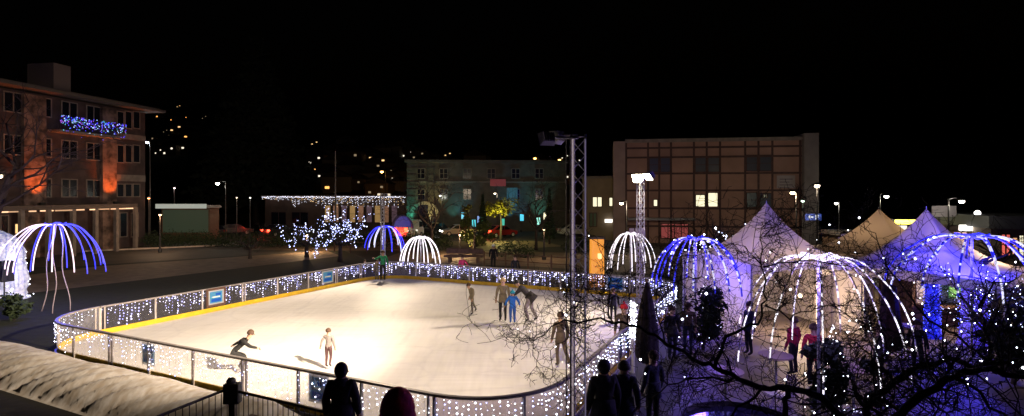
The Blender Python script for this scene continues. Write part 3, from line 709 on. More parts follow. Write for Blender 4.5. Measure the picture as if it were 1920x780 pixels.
# ================================================================ HILL HOUSES
hw_ = [M('house_wall_a', (.3, .28, .25)), M('house_wall_b', (.22, .16, .12))]
lits = [E('hill_lit_warm', (1, .62, .25), 1.6, False), E('hill_lit_white', (1, .9, .7), 1.4, False), E('hill_lit_orange', (1, .42, .1), 2.2, False), E('hill_lit_dim', (.8, .6, .35), .35, False)]
protos = []
for k in range(4):
    r = empty('hillside_house', (0, 0, -500), 0, ('dark hillside house with warm lit windows', 'dark hillside house with pale lit windows', 'dark hillside house with orange lit windows', 'hillside house with dim windows')[k], 'house', 'lit houses on the dark hillside')
    MB().b2(-5, 5, 0, 8, -4, 5.2).build('wall', hw_[k % 2], r)
    MB().prism([(-5.6, 5.2), (5.6, 5.2), (0, 8)], -.5, 8.5).build('roof', M('hill_roof', (.06, .05, .05)), r)
    wsz = (.8, .6, .7, .55)[k]
    for i, (x, z) in enumerate(((-3, 1.2), (2.2, 3.4))[:(2, 2, 1, 2)[k]]):
        o = MB().b2(x-wsz, x+wsz, -.06, 0, z, z+.8).build('window', lits[k], r)
    protos.append(r)
hp = [(290,186),(335,180),(352,215),(318,205),(362,240),(300,215),(330,240),(312,252),(345,262),(307,268),(335,280),(316,282),(297,280),(358,252),(372,226),(346,236),(324,220),(383,217),(281,262),(310,241),
      (587,285),(602,284),(613,282),(600,308),(640,294),(648,296),(657,296),(668,294),(688,294),(698,300),(654,316),(672,328),(716,284),(731,283),(741,302),(752,315),(756,283),(785,288),(700,312),(728,336),(690,338),(665,341),(760,332),(742,342),(610,322),(622,330),(630,345),(706,352),(812,290),(840,283),
      (990,298),(1036,322),(1056,332),(1066,312),(1031,338),(590,262),(648,270),(1082,300)]
hr_ = random.Random(8)
hp += [(hr_.uniform(585, 1060), hr_.triangular(268, 348, 300)) for _ in range(34)] 
used = set(); near_t = lambda x: x
for i, (px_, py_) in enumerate(hp):
    lo, hi = 150, 500
    for _ in range(40):
        d = (lo+hi)/2
        if hz((px_-960)/F*d, d) + 2.5 < H-(py_-HZ)/F*d: lo = d
        else: hi = d
    d = min(d, 470); k = random.choice((0, 0, 1, 2, 3)) if px_ < 580 else random.choice((0, 1, 2, 2, 3))
    k2 = k
    o = protos[k] if k not in used else copy_tree(protos[k]); used.add(k)
    x = (px_-960)/F*d; o.location = (x, d, hz(x, d)); o.rotation_euler = (0, 0, random.uniform(-.4, .4)); s = random.uniform(.35, .95); o.scale = (s, s, s)
for k in range(4):
    if k not in used: protos[k].location = (-80, 300, hz(-80, 300))

# ================================================================ STREET LAMPS
def street_lamp(px, py, d, label, col=(1, .86, .62), power=120, r=.16, es=30, arm=.9, post=True, double=False):
    hpz = H-(py-HZ)/F*d; x = (px-960)/F*d
    gz = hz(x, d) if d > 150 else 0
    root = empty('street_lamp', (x+arm, d, gz), 0, label, 'street lamp', 'street lamps round the square'); h = hpz-gz
    MB().tube([(0, 0, 0), (0, 0, h*.5), (0, 0, h+.12)], [.08, .06, .045], 8).build('post', M('lamp_post', (.05, .045, .045), .5), root)
    MB().lathe([(.16, 0), (.16, .25), (.09, .4)], n=10).build('base', M('lamp_post', (.05, .045, .045)), root)
    if arm: MB().tube([(0, 0, h+.1), (-arm*.5, 0, h+.22), (-arm, 0, h+.14)], .03, 6).build('bracket', M('lamp_post', (.05, .045, .045)), root)
    hd = MB().lathe([(.02, .16), (r*1.5, .06), (r*1.7, .0), (r*1.5, -.01)], (-arm, 0, h), 12).build('lamp_head', M('lamp_post', (.05, .045, .045)), root)
    MB().ball((-arm, 0, h-r*.4), r, 12, .7).build('bulb', E('street_bulb_%s' % name_of(col, es), col, es, False), hd, True)
    if power: lamp('street_light', (-arm, 0, h-r*2.2), col, power, .2, root)
def name_of(c, s): return '%d_%d_%d' % (c[0]*100, c[1]*100, s)
CW = (.95, .95, .8); OR = (1, .5, .12)
street_lamp(408, 343, 62, 'white street lamp in front of the tall dark conifer', CW, 160, .2, 20)
street_lamp(276, 266, 60, 'small white wall-height lamp at the end of the left building', (.85, .95, 1), 160, .14, 20, .3)
street_lamp(-3, 328, 34, 'warm street lamp at the left picture edge', (1, .75, .5), 110, .2, 14, -.5)
street_lamp(279, 371, 57.5, 'low orange lamp by the corner of left building', (1, .4, .15), 60, .12, 6, 0)
street_lamp(716, 321, 152, 'orange street lamp star-like on the slope above the icicle roof', OR, 300, .45, 12, 1)
street_lamp(1003, 296, 165, 'left one of two orange lamps above the stone building', OR, 260, .4, 9, 1)
street_lamp(1049, 299, 160, 'right one of two orange lamps above the stone building', OR, 260, .4, 9, 1)
street_lamp(1165, 380, 50, 'street lamp left of the blazing floodlight tower', (1, .8, .55), 330, .17, 22, .5)
street_lamp(1486, 360, 45, 'warm street lamp before the sign of the half timbered house', (1, .78, .5), 420, .18, 18, .3)
street_lamp(1532, 347, 40, 'bright street lamp at the corner right of the half timbered house', (1, .84, .6), 300, .17, 24, 0)
street_lamp(1505, 376, 48, 'small greenish street lamp beside the blue parking sign', (.7, 1, .75), 60, .12, 8, 0)
street_lamp(1568, 380, 60, 'distant pair-like pale street lamp beyond the kiosks', CW, 100, .18, 10, .3)
street_lamp(1662, 367, 52, 'street lamp shining above the gap between tents', CW, 160, .2, 14, -.6)
street_lamp(1803, 376, 40, 'street lamp with tall post behind the right light fountain', (1, .92, .75), 160, .18, 20, -.95)
street_lamp(825, 366, 70, 'small pale lamp before the stone building left of yellow tree', CW, 90, .14, 8, .3)
street_lamp(928, 362, 70, 'small warm lamp above the yellow lit tree', (1, .85, .6), 120, .14, 8, .3)
street_lamp(444, 370, 66, 'thin unlit-looking lamp post between conifer and stall', (.9, .7, .5), 90, .10, 2, 0)
street_lamp(469, 370, 64, 'thin lamp post with faint white lamp near icicle building', CW, 60, .10, 3, 0)
street_lamp(327, 352, 66, 'tall lamp with pale pinkish light above the green stall', (1, .8, .8), 60, .12, 4, 0)
street_lamp(735, 300, 47, 'tall street lamp', OR, 0, .1, 0, 0) if False else None
street_lamp(640, 452, 30.5, 'x', OR, 0, .1, 0, 0) if False else None
street_lamp(300, 402, 50, 'dim warm path lamp over the dark road at left', (1, .6, .32), 420, .1, 5, 0)
street_lamp(575, 440, 50, 'low warm path lamp beside the light tree', (1, .62, .3), 650, .08, 3, 0)
street_lamp(862, 440, 47, 'low warm path lamp under the green leafy tree', (1, .62, .3), 650, .08, 3, 0)
street_lamp(1020, 430, 44, 'low warm path lamp behind the timber railing', (1, .62, .3), 150, .08, 3, 0)

hr = random.Random(44); hm = MB()
for i in range(9000):
    t = hr.random(); p_ = Vector((-37+30*t, 56-1.5*t+hr.gauss(0, .5), abs(hr.gauss(.7, .35)))); u = Vector((hr.gauss(0, 1), hr.gauss(0, 1), hr.gauss(0, 1))).normalized(); v = u.orthogonal().normalized(); s_ = .09
    hm.poly([p_-u*s_, p_-v*s_*.6, p_+u*s_, p_+v*s_*.6])
tag(hm.build('hedge', M('bush_green', (.03, .05, .02), .9)), 'long low dark hedge running beyond the road at left', 'hedge')
# flag/mast pole
p = G(629, 432); r = empty('mast', (p.x, 76, 0), 0, 'tall thin bare mast rising in front of the icicle light building', 'mast')
p0 = P(629, 285, 76); MB().tube([(0, 0, 0), (0, 0, p0.z)], [.14, .07], 8).build('mast_pole', M('mast_grey', (.3, .28, .27)), r)
r.location = (p0.x, 76, 0); MB().ball((0, 0, p0.z+.05), .12, 8).build('cap', M('mast_grey', (.3, .28, .27)), r)

# signs
x = P(1525, 407, 47); r = empty('parking_sign', (x.x, 47, 0), 0, 'blue direction sign with white arrow and letter', 'sign')
MB().tube([(0, .05, 0), (0, .05, x.z)], .05, 8).build('post', M('lamp_post', (.05, .045, .045)), r)
bz = x.z; pl = MB().box((0, 0, bz), (1.35, .05, .55)).build('board', E('sign_blue', (.03, .10, .6), .45), r)
mk = MB(); mk.poly([(-.5, -.03, bz), (-.28, -.03, bz+.17), (-.28, -.03, bz-.17)][::-1]); mk.b2(-.28, -.02, -.034, -.028, bz-.05, bz+.05)
mk.b2(.15, .22, -.034, -.028, bz-.2, bz+.2); mk.b2(.22, .4, -.034, -.028, bz+.13, bz+.2); mk.b2(.22, .4, -.034, -.028, bz-.03, bz+.04); mk.b2(.36, .43, -.034, -.028, bz-.0, bz+.17)
mk.build('marking', E('sign_mark', (.9, .95, 1), .8), pl)
x = P(1770, 396, 43); r = empty('billboard', (x.x, 43, 0), 0, 'plain grey billboard on a post behind the right tent', 'billboard')
MB().tube([(-.3, .08, 0), (-.3, .08, x.z)], .07, 8).build('post', M('lamp_post', (.05, .045, .045)), r)
MB().box((0, 0, x.z), (1.85, .1, .85)).build('board', M('billboard_grey', (.42, .38, .40), .7, .1, 2), r)

# ================================================================ CARS
def car(px, py, d, rz, label, body, tail=False, head=False, van=False, tl=4):
    x = (px-960)/F*d; r = empty('parked_car', (x, d, 0), rz, label, 'car', 'cars on the road round the square')
    pm = M('paint_'+body[0], body[1], .3, coat=.6)
    if van: prof = [(-2.4,.3),(2.4,.3),(2.45,.9),(2.2,1.15),(1.7,2.0),(1.4,2.15),(-2.3,2.2),(-2.42,1.9)]
    else: prof = [(-2.1,.3),(2.1,.28),(2.18,.55),(2.05,.78),(1.1,.92),(.45,1.38),(.1,1.46),(-1.0,1.44),(-1.75,1.0),(-2.1,.92),(-2.16,.6)]
    MB().prism(prof, -.85, .85).build('body', pm, r, bevel=.09)
    g = MB()
    if van:
        g.prism([(.9,1.25),(1.98,1.25),(1.66,1.9),(.9,1.9)], -.862, .862)
    else:
        g.prism([(.0,.95),(.92,.95),(.38,1.34),(.0,1.36)], -.862, .862); g.prism([(-1.5,.98),(-.08,.95),(-.08,1.36),(-.95,1.36)], -.862, .862)
    g.build('side_window', dark_glass, r)
    if not van: MB().quad((1.1,-.7,.945),(1.1,.7,.945),(.47,.62,1.385),(.47,-.62,1.385)).quad((-1.75,.7,1.02),(-1.75,-.7,1.02),(-1.04,-.62,1.445),(-1.04,.62,1.445)).build('windscreen', dark_glass, r)
    wx = 1.45 if van else 1.32
    for sx in (-1, 1):
        for sy in (-1, 1):
            w_ = MB(); pts = [(wx*sx, sy*.68, .32), (wx*sx, sy*.88, .32)]; w_.tube(pts, .32, 16); o = w_.build('wheel', M('tyre', (.015, .015, .015), .9), r)
            MB().tube([(wx*sx, sy*.882, .32), (wx*sx, sy*.895, .32)], .2, 12).build('rim', galv, o)
    for sy in (-1, 1):
        xb = 2.4 if van else 2.14
        MB().box((-xb, sy*.66, .82 if not van else 1.1), (.08, .42, .2 if not van else .5)).build('tail_light', E('tail_on', (1, .05, .02), 9) if tail else M('tail_off', (.25, .01, .01), .3), r)
        MB().box((xb-.02, sy*.64, .66), (.1, .3, .14)).build('headlight', E('head_on', (1, .95, .8), 12) if head else M('head_off', (.6, .6, .6), .1), r)
    if tail: lamp('tail_glow', (-2.6 if not van else -2.9, 0, .7), (1, .05, .02), 90, .2, r)
    return r
DK = ('dark', (.03, .03, .035)); SV = ('silver', (.4, .4, .42)); WH = ('white', (.6, .6, .6)); RD = ('red', (.35, .02, .02)); BL = ('blue', (.03, .05, .2))
car(440, 436, 72, R(35), 'dark car with red tail lights in front of the conifer', DK, tail=True)
car(525, 438, 70, R(60), 'dark car with red tail lights left of the tree of white lights', DK, tail=True)
car(398, 436, 68, R(140), 'dark car standing left of the tail-lit cars', DK)
car(768, 436, 67, R(75), 'white van with red tail lights beside the arched entrance', WH, tail=True, van=True)
car(938, 442, 68, R(40), 'red car with lit tail lights under the yellow tree', RD, tail=True)
car(858, 441, 70, R(200), 'pale silver car facing left with headlights on by the leafy tree', SV, head=True)
car(815, 438, 74, R(-110), 'car with bright headlights just right of the arched entrance', DK, head=True)
car(1078, 443, 70, R(10), 'pale car parked beyond the near lattice tower', WH)
car(1545, 441, 66, R(-95), 'car with white headlights beyond the first pointed tent', DK, head=True)
car(1578, 446, 60, R(-80), 'blue car with headlights on just left of the rear tent', BL, head=True)

# arched violet canopy behind the small blue fountain
x = P(755, 420, 60); r = empty('arched_shelter', (x.x, 60, 0), R(15), 'violet lit arched shelter left of the stone building', 'shelter')
sb = MB(); n = 14
for i in range(n): a0, a1 = pi*i/n, pi*(i+1)/n; sb.prism([(1.0*cos(a0), 1.6+1.3*sin(a0)), (1.08*cos(a0), 1.6+1.4*sin(a0)), (1.08*cos(a1), 1.6+1.4*sin(a1)), (1.0*cos(a1), 1.6+1.3*sin(a1))], -1.2, 1.6)
sb.build('roof', M('violet_cover', (.2, .16, .5), .5), r, True)
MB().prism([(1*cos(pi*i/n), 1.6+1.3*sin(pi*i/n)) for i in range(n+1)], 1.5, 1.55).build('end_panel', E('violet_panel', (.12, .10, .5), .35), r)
for sx in (-1, 1):
    for y in (-1.1, 1.4): MB().tube([(sx*1.04, y, 0), (sx*1.04, y, 1.62)], .04, 6).build('post', galv, r)

# ================================================================ TREES
def bare(name, base, h, spread, seed, label, cat='tree', group=None, mat=None, levels=5, r0=.16, lean=(0, 0), bulbs=0, bm_=None, bsz=.04, bottom=.25, thin=.006, flat=.55, lights_name='fairy_lights', kids=3):
    rnd = random.Random(seed); root = empty(name, base, 0, label, cat, group); mat = mat or M('bark', (.06, .045, .04), .9, .4, 8)
    tk = MB(); cr = MB(); tips = []
    zt = h*bottom; tp = [(lean[0]*t*h*.3+.03*sin(t*9)*h*.1, lean[1]*t*h*.3, zt*t) for t in (0, .33, .66, 1)]
    tk.tube(tp, [r0*1.35, r0*1.05, r0*.95, r0*.85], 10); tk.build('trunk', mat, root, True)
    def grow(p, d, ln, r, lv):
        n = 4; pts = [p]; q = Vector(p); dd = Vector(d)
        for i in range(n):
            dd = (dd + Vector((rnd.gauss(0, .18), rnd.gauss(0, .18), rnd.gauss(.03, .13)))).normalized(); q = q + dd*ln/n; pts.append(q.copy())
        cr.tube(pts, [max(thin*.7, r*(1-.45*i/n)) for i in range(n+1)], 6 if lv < 2 else (4 if lv < 3 else 3), cap=False)
        if lv >= 1: tips.extend(pts[1:])
        if lv >= levels: return
        for i in range(kids if lv else kids+2):
            k = rnd.randint(1, n) if i else n; a = rnd.uniform(0, 2*pi); o = dd.orthogonal().normalized(); o.rotate(Matrix.Rotation(a, 3, dd))
            nd = (dd*rnd.uniform(.5, 1) + o*rnd.uniform(.5, 1.0)); nd.z *= flat if nd.z < 0 else 1; grow(pts[k], nd.normalized(), ln*rnd.uniform(.55, .8), max(thin, r*.52), lv+1)
    top = Vector(tp[-1]); nb = 5
    for i in range(nb):
        a = 2*pi*i/nb+rnd.uniform(-.4, .4); d = Vector((cos(a)*spread, sin(a)*spread, rnd.uniform(.5, 1.1)*h)).normalized(); grow(top, d, h*.36, r0*.62, 1)
    cr.build('crown', mat, root)
    if bulbs:
        bb = MB()
        for i in range(bulbs):
            t = rnd.choice(tips); bb.mat(rnd.randrange(len(bm_))).oct(t+Vector((rnd.gauss(0, .05), rnd.gauss(0, .05), rnd.gauss(0, .05))), bsz*rnd.choice((.6, .8, 1, 1.5)))
        bb.build(lights_name, bm_, root)['kind'] = 'stuff'
    return root
led_far = E('bulb_far', (.7, .75, 1), 4, False)
bare('light_tree', (P(638, 490, 43).x, 43, 0), 4.9, 6.5, 11, 'spreading bare tree strung with white lights in front of icicle building', 'lit tree', bulbs=300, bm_=[led_far, bulb_c, bulb_c], bsz=.036, levels=4, flat=1)
bare('light_tree', (P(575, 478, 46).x, 46, 0), 3.9, 6.5, 12, 'lower bare tree with white lights left of the spreading light tree', 'lit tree', bulbs=170, bm_=[led_far, bulb_c], bsz=.034, levels=4, flat=1)
bare('light_tree', (P(1335, 500, 29).x, 29, 0), 4.3, 3.4, 15, 'bare tree with white lights behind the sparse blue fountain', 'lit tree', bulbs=80, bm_=[led_far, bulb_w], bsz=.04, levels=4)
bare('light_tree', (P(1882, 620, 16.5).x, 16.5, 0), 3.1, 2.4, 17, 'bare tree with many white lights under the right blue fountain', 'lit tree', bulbs=230, bm_=[bulb_w, bulb_c, bulb_c], bsz=.017, levels=4)
bare('light_tree', (P(1560, 740, 9.5).x, 9.4, 0), 1.75, 1.0, 29, 'knee-high bare bush with a cluster of white lights at bottom of the plaza', 'lit bush', bulbs=60, bm_=[bulb_w], bsz=.012, levels=4, r0=.04)
bare('bare_tree', (-31.5, 33, 0), 13, 9, 21, 'large bare tree in front of the left building', 'tree', levels=5, r0=.3, mat=M('bark_light', (.05, .035, .045), .9), thin=.012, kids=3, bottom=.2)
bare('bare_tree', (P(800, 478, 47).x, 50, 0), 7.5, 3, 23, 'bare dark tree in front of the stone building', 'tree', levels=5, r0=.14, thin=.012)
bare('bare_tree', (P(1010, 478, 47).x, 52, 0), 7.5, 4.5, 24, 'bare dark tree just left of the near lattice tower', 'tree', levels=5, r0=.14, thin=.012)
bare('bare_tree', (P(490, 478, 47).x, 45, 0), 3.0, 3.5, 25, 'low dark bare tree on the lawn beyond the rink', 'tree', levels=4, r0=.12, thin=.01)
bare('bare_tree', (P(1260, 500, 47).x, 36, 0), 4.2, 3.5, 26, 'bare tree in front of the salmon building ground floor', 'tree', levels=4, r0=.12, thin=.01)
bare('bare_tree', (P(1600, 500, 47).x, 33, 0), 4.0, 3.5, 27, 'bare tree between the first and rear tents', 'tree', levels=4, r0=.12, thin=.01)

def leafy(name, base, h, rx, zlo, n, ls, seed, label, mat, trunk=.12, cone=False, rz_=None, clumps=14, lights=0, bs=.018):
    rnd = random.Random(seed); root = empty(name, base, 0, label, 'tree'); tk = MB().tube([(0, 0, 0), (.1, 0, h*.4), (0, 0, h*.85)], [trunk*1.3, trunk, trunk*.3], 8)
    if not cone:
        for i in range(7): a = i*2.4; tk.tube([(0, 0, zlo+(h-zlo)*.08*i), (rx*.5*cos(a), rx*.5*sin(a), zlo+(h-zlo)*(.2+.08*i))], [trunk*.5, trunk*.12], 5)
    tk.build('trunk', M('bark', (.06, .045, .04)), root)
    cr = MB(); cl = [(rnd.gauss(0, rx*.42), rnd.gauss(0, rx*.42), rnd.uniform(zlo+(h-zlo)*.15, h-.2*(h-zlo)), rnd.uniform(.25, .5)*rx) for _ in range(clumps)]
    for i in range(n):
        if cone:
            t = rnd.random()**.7; z = h - (h-zlo)*max(0, t-.05); tier = .72+.28*((t*13) % 1); rr = rx*t*tier*sqrt(rnd.uniform(.25, 1)); a = rnd.uniform(0, 2*pi); c = Vector((rr*cos(a), rr*sin(a), z-.12*rr))
        else:
            q = rnd.choice(cl); v = Vector((rnd.gauss(0, 1), rnd.gauss(0, 1), rnd.gauss(0, 1))).normalized()*q[3]*rnd.uniform(.5, 1); c = Vector((q[0], q[1], q[2]))+v
        u = Vector((rnd.gauss(0, 1), rnd.gauss(0, 1), rnd.gauss(0, .6))).normalized(); v = u.orthogonal().normalized(); v.rotate(Matrix.Rotation(rnd.uniform(0, 6.3), 3, u)); s = ls*rnd.uniform(.5, 1.4)
        cr.poly([c-u*s, c-v*s*.45, c+u*s, c+v*s*.45])
    cr.build('crown', mat, root)
    if lights:
        bb = MB()
        for k in range(lights): t = rnd.random(); a = rnd.uniform(0, 2*pi); bb.oct((rx*t*cos(a), rx*t*sin(a), h-(h-zlo)*t), bs*rnd.choice((.6, .8, 1, 1.5)))
        bb.build('fairy_lights', [bulb_w], root)['kind'] = 'stuff'
    return root
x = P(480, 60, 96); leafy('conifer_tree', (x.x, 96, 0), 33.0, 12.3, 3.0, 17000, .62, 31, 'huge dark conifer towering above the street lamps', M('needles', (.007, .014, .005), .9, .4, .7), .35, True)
yt = M('leaf_yellow', (.30, .28, .02), .7, .3, 2); gt = M('leaf_green', (.10, .14, .02), .8, .4, 2)
x = P(938, 440, 62); leafy('leafy_tree', (x.x, 62, 0), 4.6, 1.9, 3.0, 1500, .14, 32, 'small tree lit bright yellow before the stone building', yt); lamp('tree_lamp', (x.x, 60.6, 2.2), (1, .9, .25), 420, .2, bpy.data.objects['leafy_tree'])
bpy.data.objects['tree_lamp'].location = (0, -1.6, 2.3)
x = P(885, 480, 45); leafy('leafy_tree', (x.x, 47, 0), 3.6, 1.3, .6, 2600, .11, 33, 'green leafy willow-like tree in front of stone building', gt)
x = P(848, 480, 45); leafy('leafy_tree', (x.x, 60, 0), 4.6, .8, 1.6, 700, .12, 34, 'narrow tree with yellowish leaves left of the green leafy tree', M('leaf_olive', (.16, .14, .02), .8, .3, 2))
for i, (px_, h_) in enumerate(((1030, 5.8), (905, 5.2))):
    x = P(px_, 440, 58); leafy('cypress_tree', (x.x, 58, 0), h_, .8, .4, 1800, .14, 40+i, ('narrow dark cypress left of the near lattice tower', 'narrow dark cypress between the green and yellow trees')[i], M('cypress_green', (.025, .05, .02), .9), .1, True)
for i, (px_, d_, h_, r_w, lb_) in enumerate(((1090, 50, 1.6, 1.3, 'round dark bush beyond the near lattice tower'), (965, 46, 1.3, 1.6, 'dark low bush behind the timber railing'), (25, 23, 1.2, .7, 'small dark bush beside the glowing arch foot'), (830, 52, 1.5, 1.4, 'dark bush left of the leafy tree'))):
    x = P(px_, 440, d_); o = leafy('bush', (x.x, d_, 0), h_, r_w, .1, 900, .1, 50+i, lb_, M('bush_green', (.03, .05, .02), .9), .05); o['category'] = 'bush'

fir_m = M('fir_green', (.01, .018, .010), .9)
for i, (px_, d_, h_, rx_, nl, lb_) in enumerate(((1318, 18.6, 2.3, .85, 34, 'small dark evergreen with a few blue-white lights below the sparse blue fountain'), (1562, 12.8, 2.2, .6, 60, 'slim dark evergreen with white lights below the big white fountain'), (1900, 15.2, 2.0, .9, 40, 'wide dark evergreen with lights at the right edge'))):
    x = P(px_, 500, d_); o = leafy('evergreen_shrub', (x.x, d_, 0), h_, rx_, .15, 1500, .10, 70+i, lb_, fir_m, .05, False, clumps=16, lights=nl, bs=.014); o['group'] = 'lit evergreens on the plaza'; o['category'] = 'shrub'
# blue wrapped trunks
for i, (px_, d_, rr, col_, lb_) in enumerate(((1748, 20.2, .26, (.01, .02, 1), 'deep blue light-wrapped trunk left of the white stall'), (1826, 19.2, .42, (.12, .07, 1), 'thick violet blue light-wrapped trunk right of the white stall'))):
    x = P(px_, 500, d_); r = empty('light_wrapped_tree', (x.x, d_, 0), 0, lb_, 'lit trunk')
    MB().lathe([(rr*1.2, 0), (rr, .3), (rr*.85, 1.4), (rr*.9, 2.5), (rr*.5, 2.9)], n=14).build('trunk', E('trunk_blue%d' % i, col_, .55), r, True)
    bb = MB()
    for k in range(240): a = k*.61; z = 2.7*(k/240); bb.mat(k % 2).oct((rr*1.02*cos(a), rr*1.02*sin(a), z+random.uniform(-.03, .03)), .014)
    bb.build('light_string', [bulb_b, bulb_b], r)['kind'] = 'stuff'
    br_ = MB()
    for k in range(7): a = k*.9; br_.tube([(0, 0, 2.6), (.5*cos(a), .5*sin(a), 3.0), (.9*cos(a+.2), .9*sin(a+.2), 3.2)], [.07, .04, .015], 5)
    br_.build('branches', M('bark', (.06, .045, .04)), r)

# big bare foreground tree, limbs laid out by hand
def fore_tree():
    rnd = random.Random(5); base = Vector((4.35, 5.4, 0)); root = empty('bare_tree', base, 0, 'big near bare tree with sprawling dark branches over the plaza', 'tree')
    bark = M('bark_dark', (.022, .017, .018), .9, .4, 10, bump=.3)
    lo = lambda px, py, d: P(px, py, d)-base
    fork = Vector((0, .05, 1.7)); MB().tube([(0, 0, 0), (.03, 0, .6), (-.02, .03, 1.2), fork], [.22, .16, .13, .12], 14).build('trunk', bark, root, True)
    limbs = [([fork, lo(1660, 900, 5.6), lo(1580, 790, 5.8), lo(1512, 733, 6.0), lo(1440, 728, 6.1), lo(1370, 705, 6.2), lo(1310, 680, 6.3), lo(1250, 643, 6.4), lo(1182, 608, 6.6), lo(1120, 600, 6.7), lo(1045, 606, 6.9), lo(1000, 640, 7.0)], .115, .010),
             ([fork, lo(1640, 880, 5.3), lo(1622, 790, 5.4), lo(1661, 728, 5.5), lo(1722, 693, 5.6), lo(1779, 678, 5.8), lo(1858, 684, 5.9), lo(1960, 660, 6.2)], .10, .04),
             ([fork, lo(1660, 880, 5.0), lo(1683, 780, 5.0), lo(1744, 736, 5.0), lo(1792, 706, 5.1), lo(1858, 697, 5.2), lo(1960, 715, 5.4), lo(2060, 690, 5.4)], .10, .04),
             ([lo(1476, 900, 5.8), lo(1476, 780, 5.9), lo(1478, 735, 6.0)], .07, .05),
             ([lo(1335, 690, 6.25), lo(1362, 632, 6.4), lo(1420, 605, 6.6), lo(1432, 560, 6.6), lo(1430, 500, 6.7), lo(1428, 450, 6.8), lo(1465, 420, 7.0)], .045, .008),
             ([lo(1430, 500, 6.7), lo(1400, 470, 6.8), lo(1375, 455, 6.9)], .018, .006),
             ([lo(1142, 600, 6.7), lo(1140, 540, 6.8), lo(1141, 480, 6.9), lo(1120, 455, 7)], .022, .006),
             ([lo(1180, 608, 6.6), lo(1178, 540, 6.6), lo(1176, 510, 6.7)], .018, .005),
             ([lo(1858, 684, 5.9), lo(1849, 614, 6.0), lo(1838, 570, 6.1), lo(1870, 530, 6.2), lo(1910, 520, 6.3)], .04, .009),
             ([lo(1858, 684, 5.9), lo(1790, 630, 6.1), lo(1730, 585, 6.2), lo(1690, 540, 6.3), lo(1658, 485, 6.4), lo(1638, 440, 6.5), lo(1615, 400, 6.6)], .034, .006),
             ([lo(1432, 570, 6.6), lo(1480, 595, 6.7), lo(1530, 580, 6.8), lo(1600, 572, 6.9), lo(1650, 590, 6.9)], .022, .006),
             ([lo(1430, 500, 6.7), lo(1500, 492, 6.8), lo(1570, 495, 6.9), lo(1640, 520, 7.0), lo(1700, 560, 7)], .02, .006),
             ([lo(1512, 733, 6.0), lo(1560, 660, 6.2), lo(1620, 640, 6.3), lo(1700, 650, 6.4)], .022, .006),
             ([lo(1780, 700, 5.2), lo(1850, 750, 5.2), lo(1900, 790, 5.2)], .04, .02),
             ([lo(1380, 708, 6.2), lo(1290, 715, 6.2), lo(1220, 740, 6.2), lo(1180, 780, 6.3)], .03, .006),
             ([lo(1440, 728, 6.1), lo(1400, 752, 6.0), lo(1360, 800, 6.0)], .04, .02),
             ([lo(1120, 600, 6.7), lo(1060, 640, 6.8), lo(1010, 655, 6.9), lo(985, 630, 7)], .012, .004),
             ([lo(1250, 643, 6.4), lo(1230, 560, 6.5), lo(1290, 520, 6.6), lo(1340, 530, 6.7)], .02, .005),
             ([lo(1744, 736, 5.0), lo(1690, 690, 5.2), lo(1650, 620, 5.4), lo(1600, 600, 5.5)], .02, .005)]
    tw = MB(); tips = []
    def smooth(p):
        out = []
        for i in range(len(p)-1):
            a, b, c, d = p[max(0, i-1)], p[i], p[i+1], p[min(len(p)-1, i+2)]
            for t in (0, .25, .5, .75):
                q = .5*((2*b) + (c-a)*t + (2*a-5*b+4*c-d)*t*t + (3*b-a-3*c+d)*t**3); out.append(q + Vector((rnd.gauss(0, .02), rnd.gauss(0, .02), rnd.gauss(0, .02))))
        out.append(p[-1]); return out
    def twig(p, d, ln, r, lv):
        n = 4; pts = [p]; q = Vector(p); dd = Vector(d)
        for i in range(n):
            dd = (dd + Vector((rnd.gauss(0, .28), rnd.gauss(0, .2), rnd.gauss(.02, .28)))).normalized(); q = q + dd*ln/n; pts.append(q.copy())
        tw.tube(pts, [max(.0026, r*(1-.5*i/n)) for i in range(n+1)], 4 if lv < 1 else 3, cap=False); tips.append(pts[-1])
        if lv >= 3: return
        for i in range(rnd.choice((2, 3, 3, 4))):
            a = rnd.uniform(0, 2*pi); o = dd.orthogonal().normalized(); o.rotate(Matrix.Rotation(a, 3, dd))
            twig(pts[rnd.randint(1, n)], (dd*rnd.uniform(.3, 1)+o).normalized(), ln*rnd.uniform(.5, .8), r*.62, lv+1)
    for pts, ra, rb in limbs:
        s = smooth([Vector(p) for p in pts]); n = len(s)
        rs = [(ra+(rb-ra)*(i/(n-1))**.6)*.54*(1+.12*sin(i*1.9)) for i in range(n)]
        MB().tube(s, rs, 8).build('limb', bark, root, True)
        L = sum((b-a).length for a, b in zip(s, s[1:]) if a.z > 1.6); cnt = int(L*7.5)
        for k in range(cnt):
            i = rnd.randint(max(1, n//8), n-1); d = (s[i]-s[i-1]).normalized(); o = d.orthogonal().normalized(); o.rotate(Matrix.Rotation(rnd.uniform(0, 2*pi), 3, d)); o.y *= .6
            ln = rnd.uniform(.22, .72); twig(s[i], (o+d*.4+Vector((0, 0, .1))).normalized(), ln, max(.005, min(.012, rs[i]*.3)), 0)
    tw.build('twigs', bark, root)
    bb = MB()
    for t in rnd.sample(tips, 140):
        if rnd.random() < .8: bb.oct(t, rnd.choice((.008, .011, .016)))
    bb.build('fairy_lights', bulb_w, root)['kind'] = 'stuff'
    return root
fore_tree()

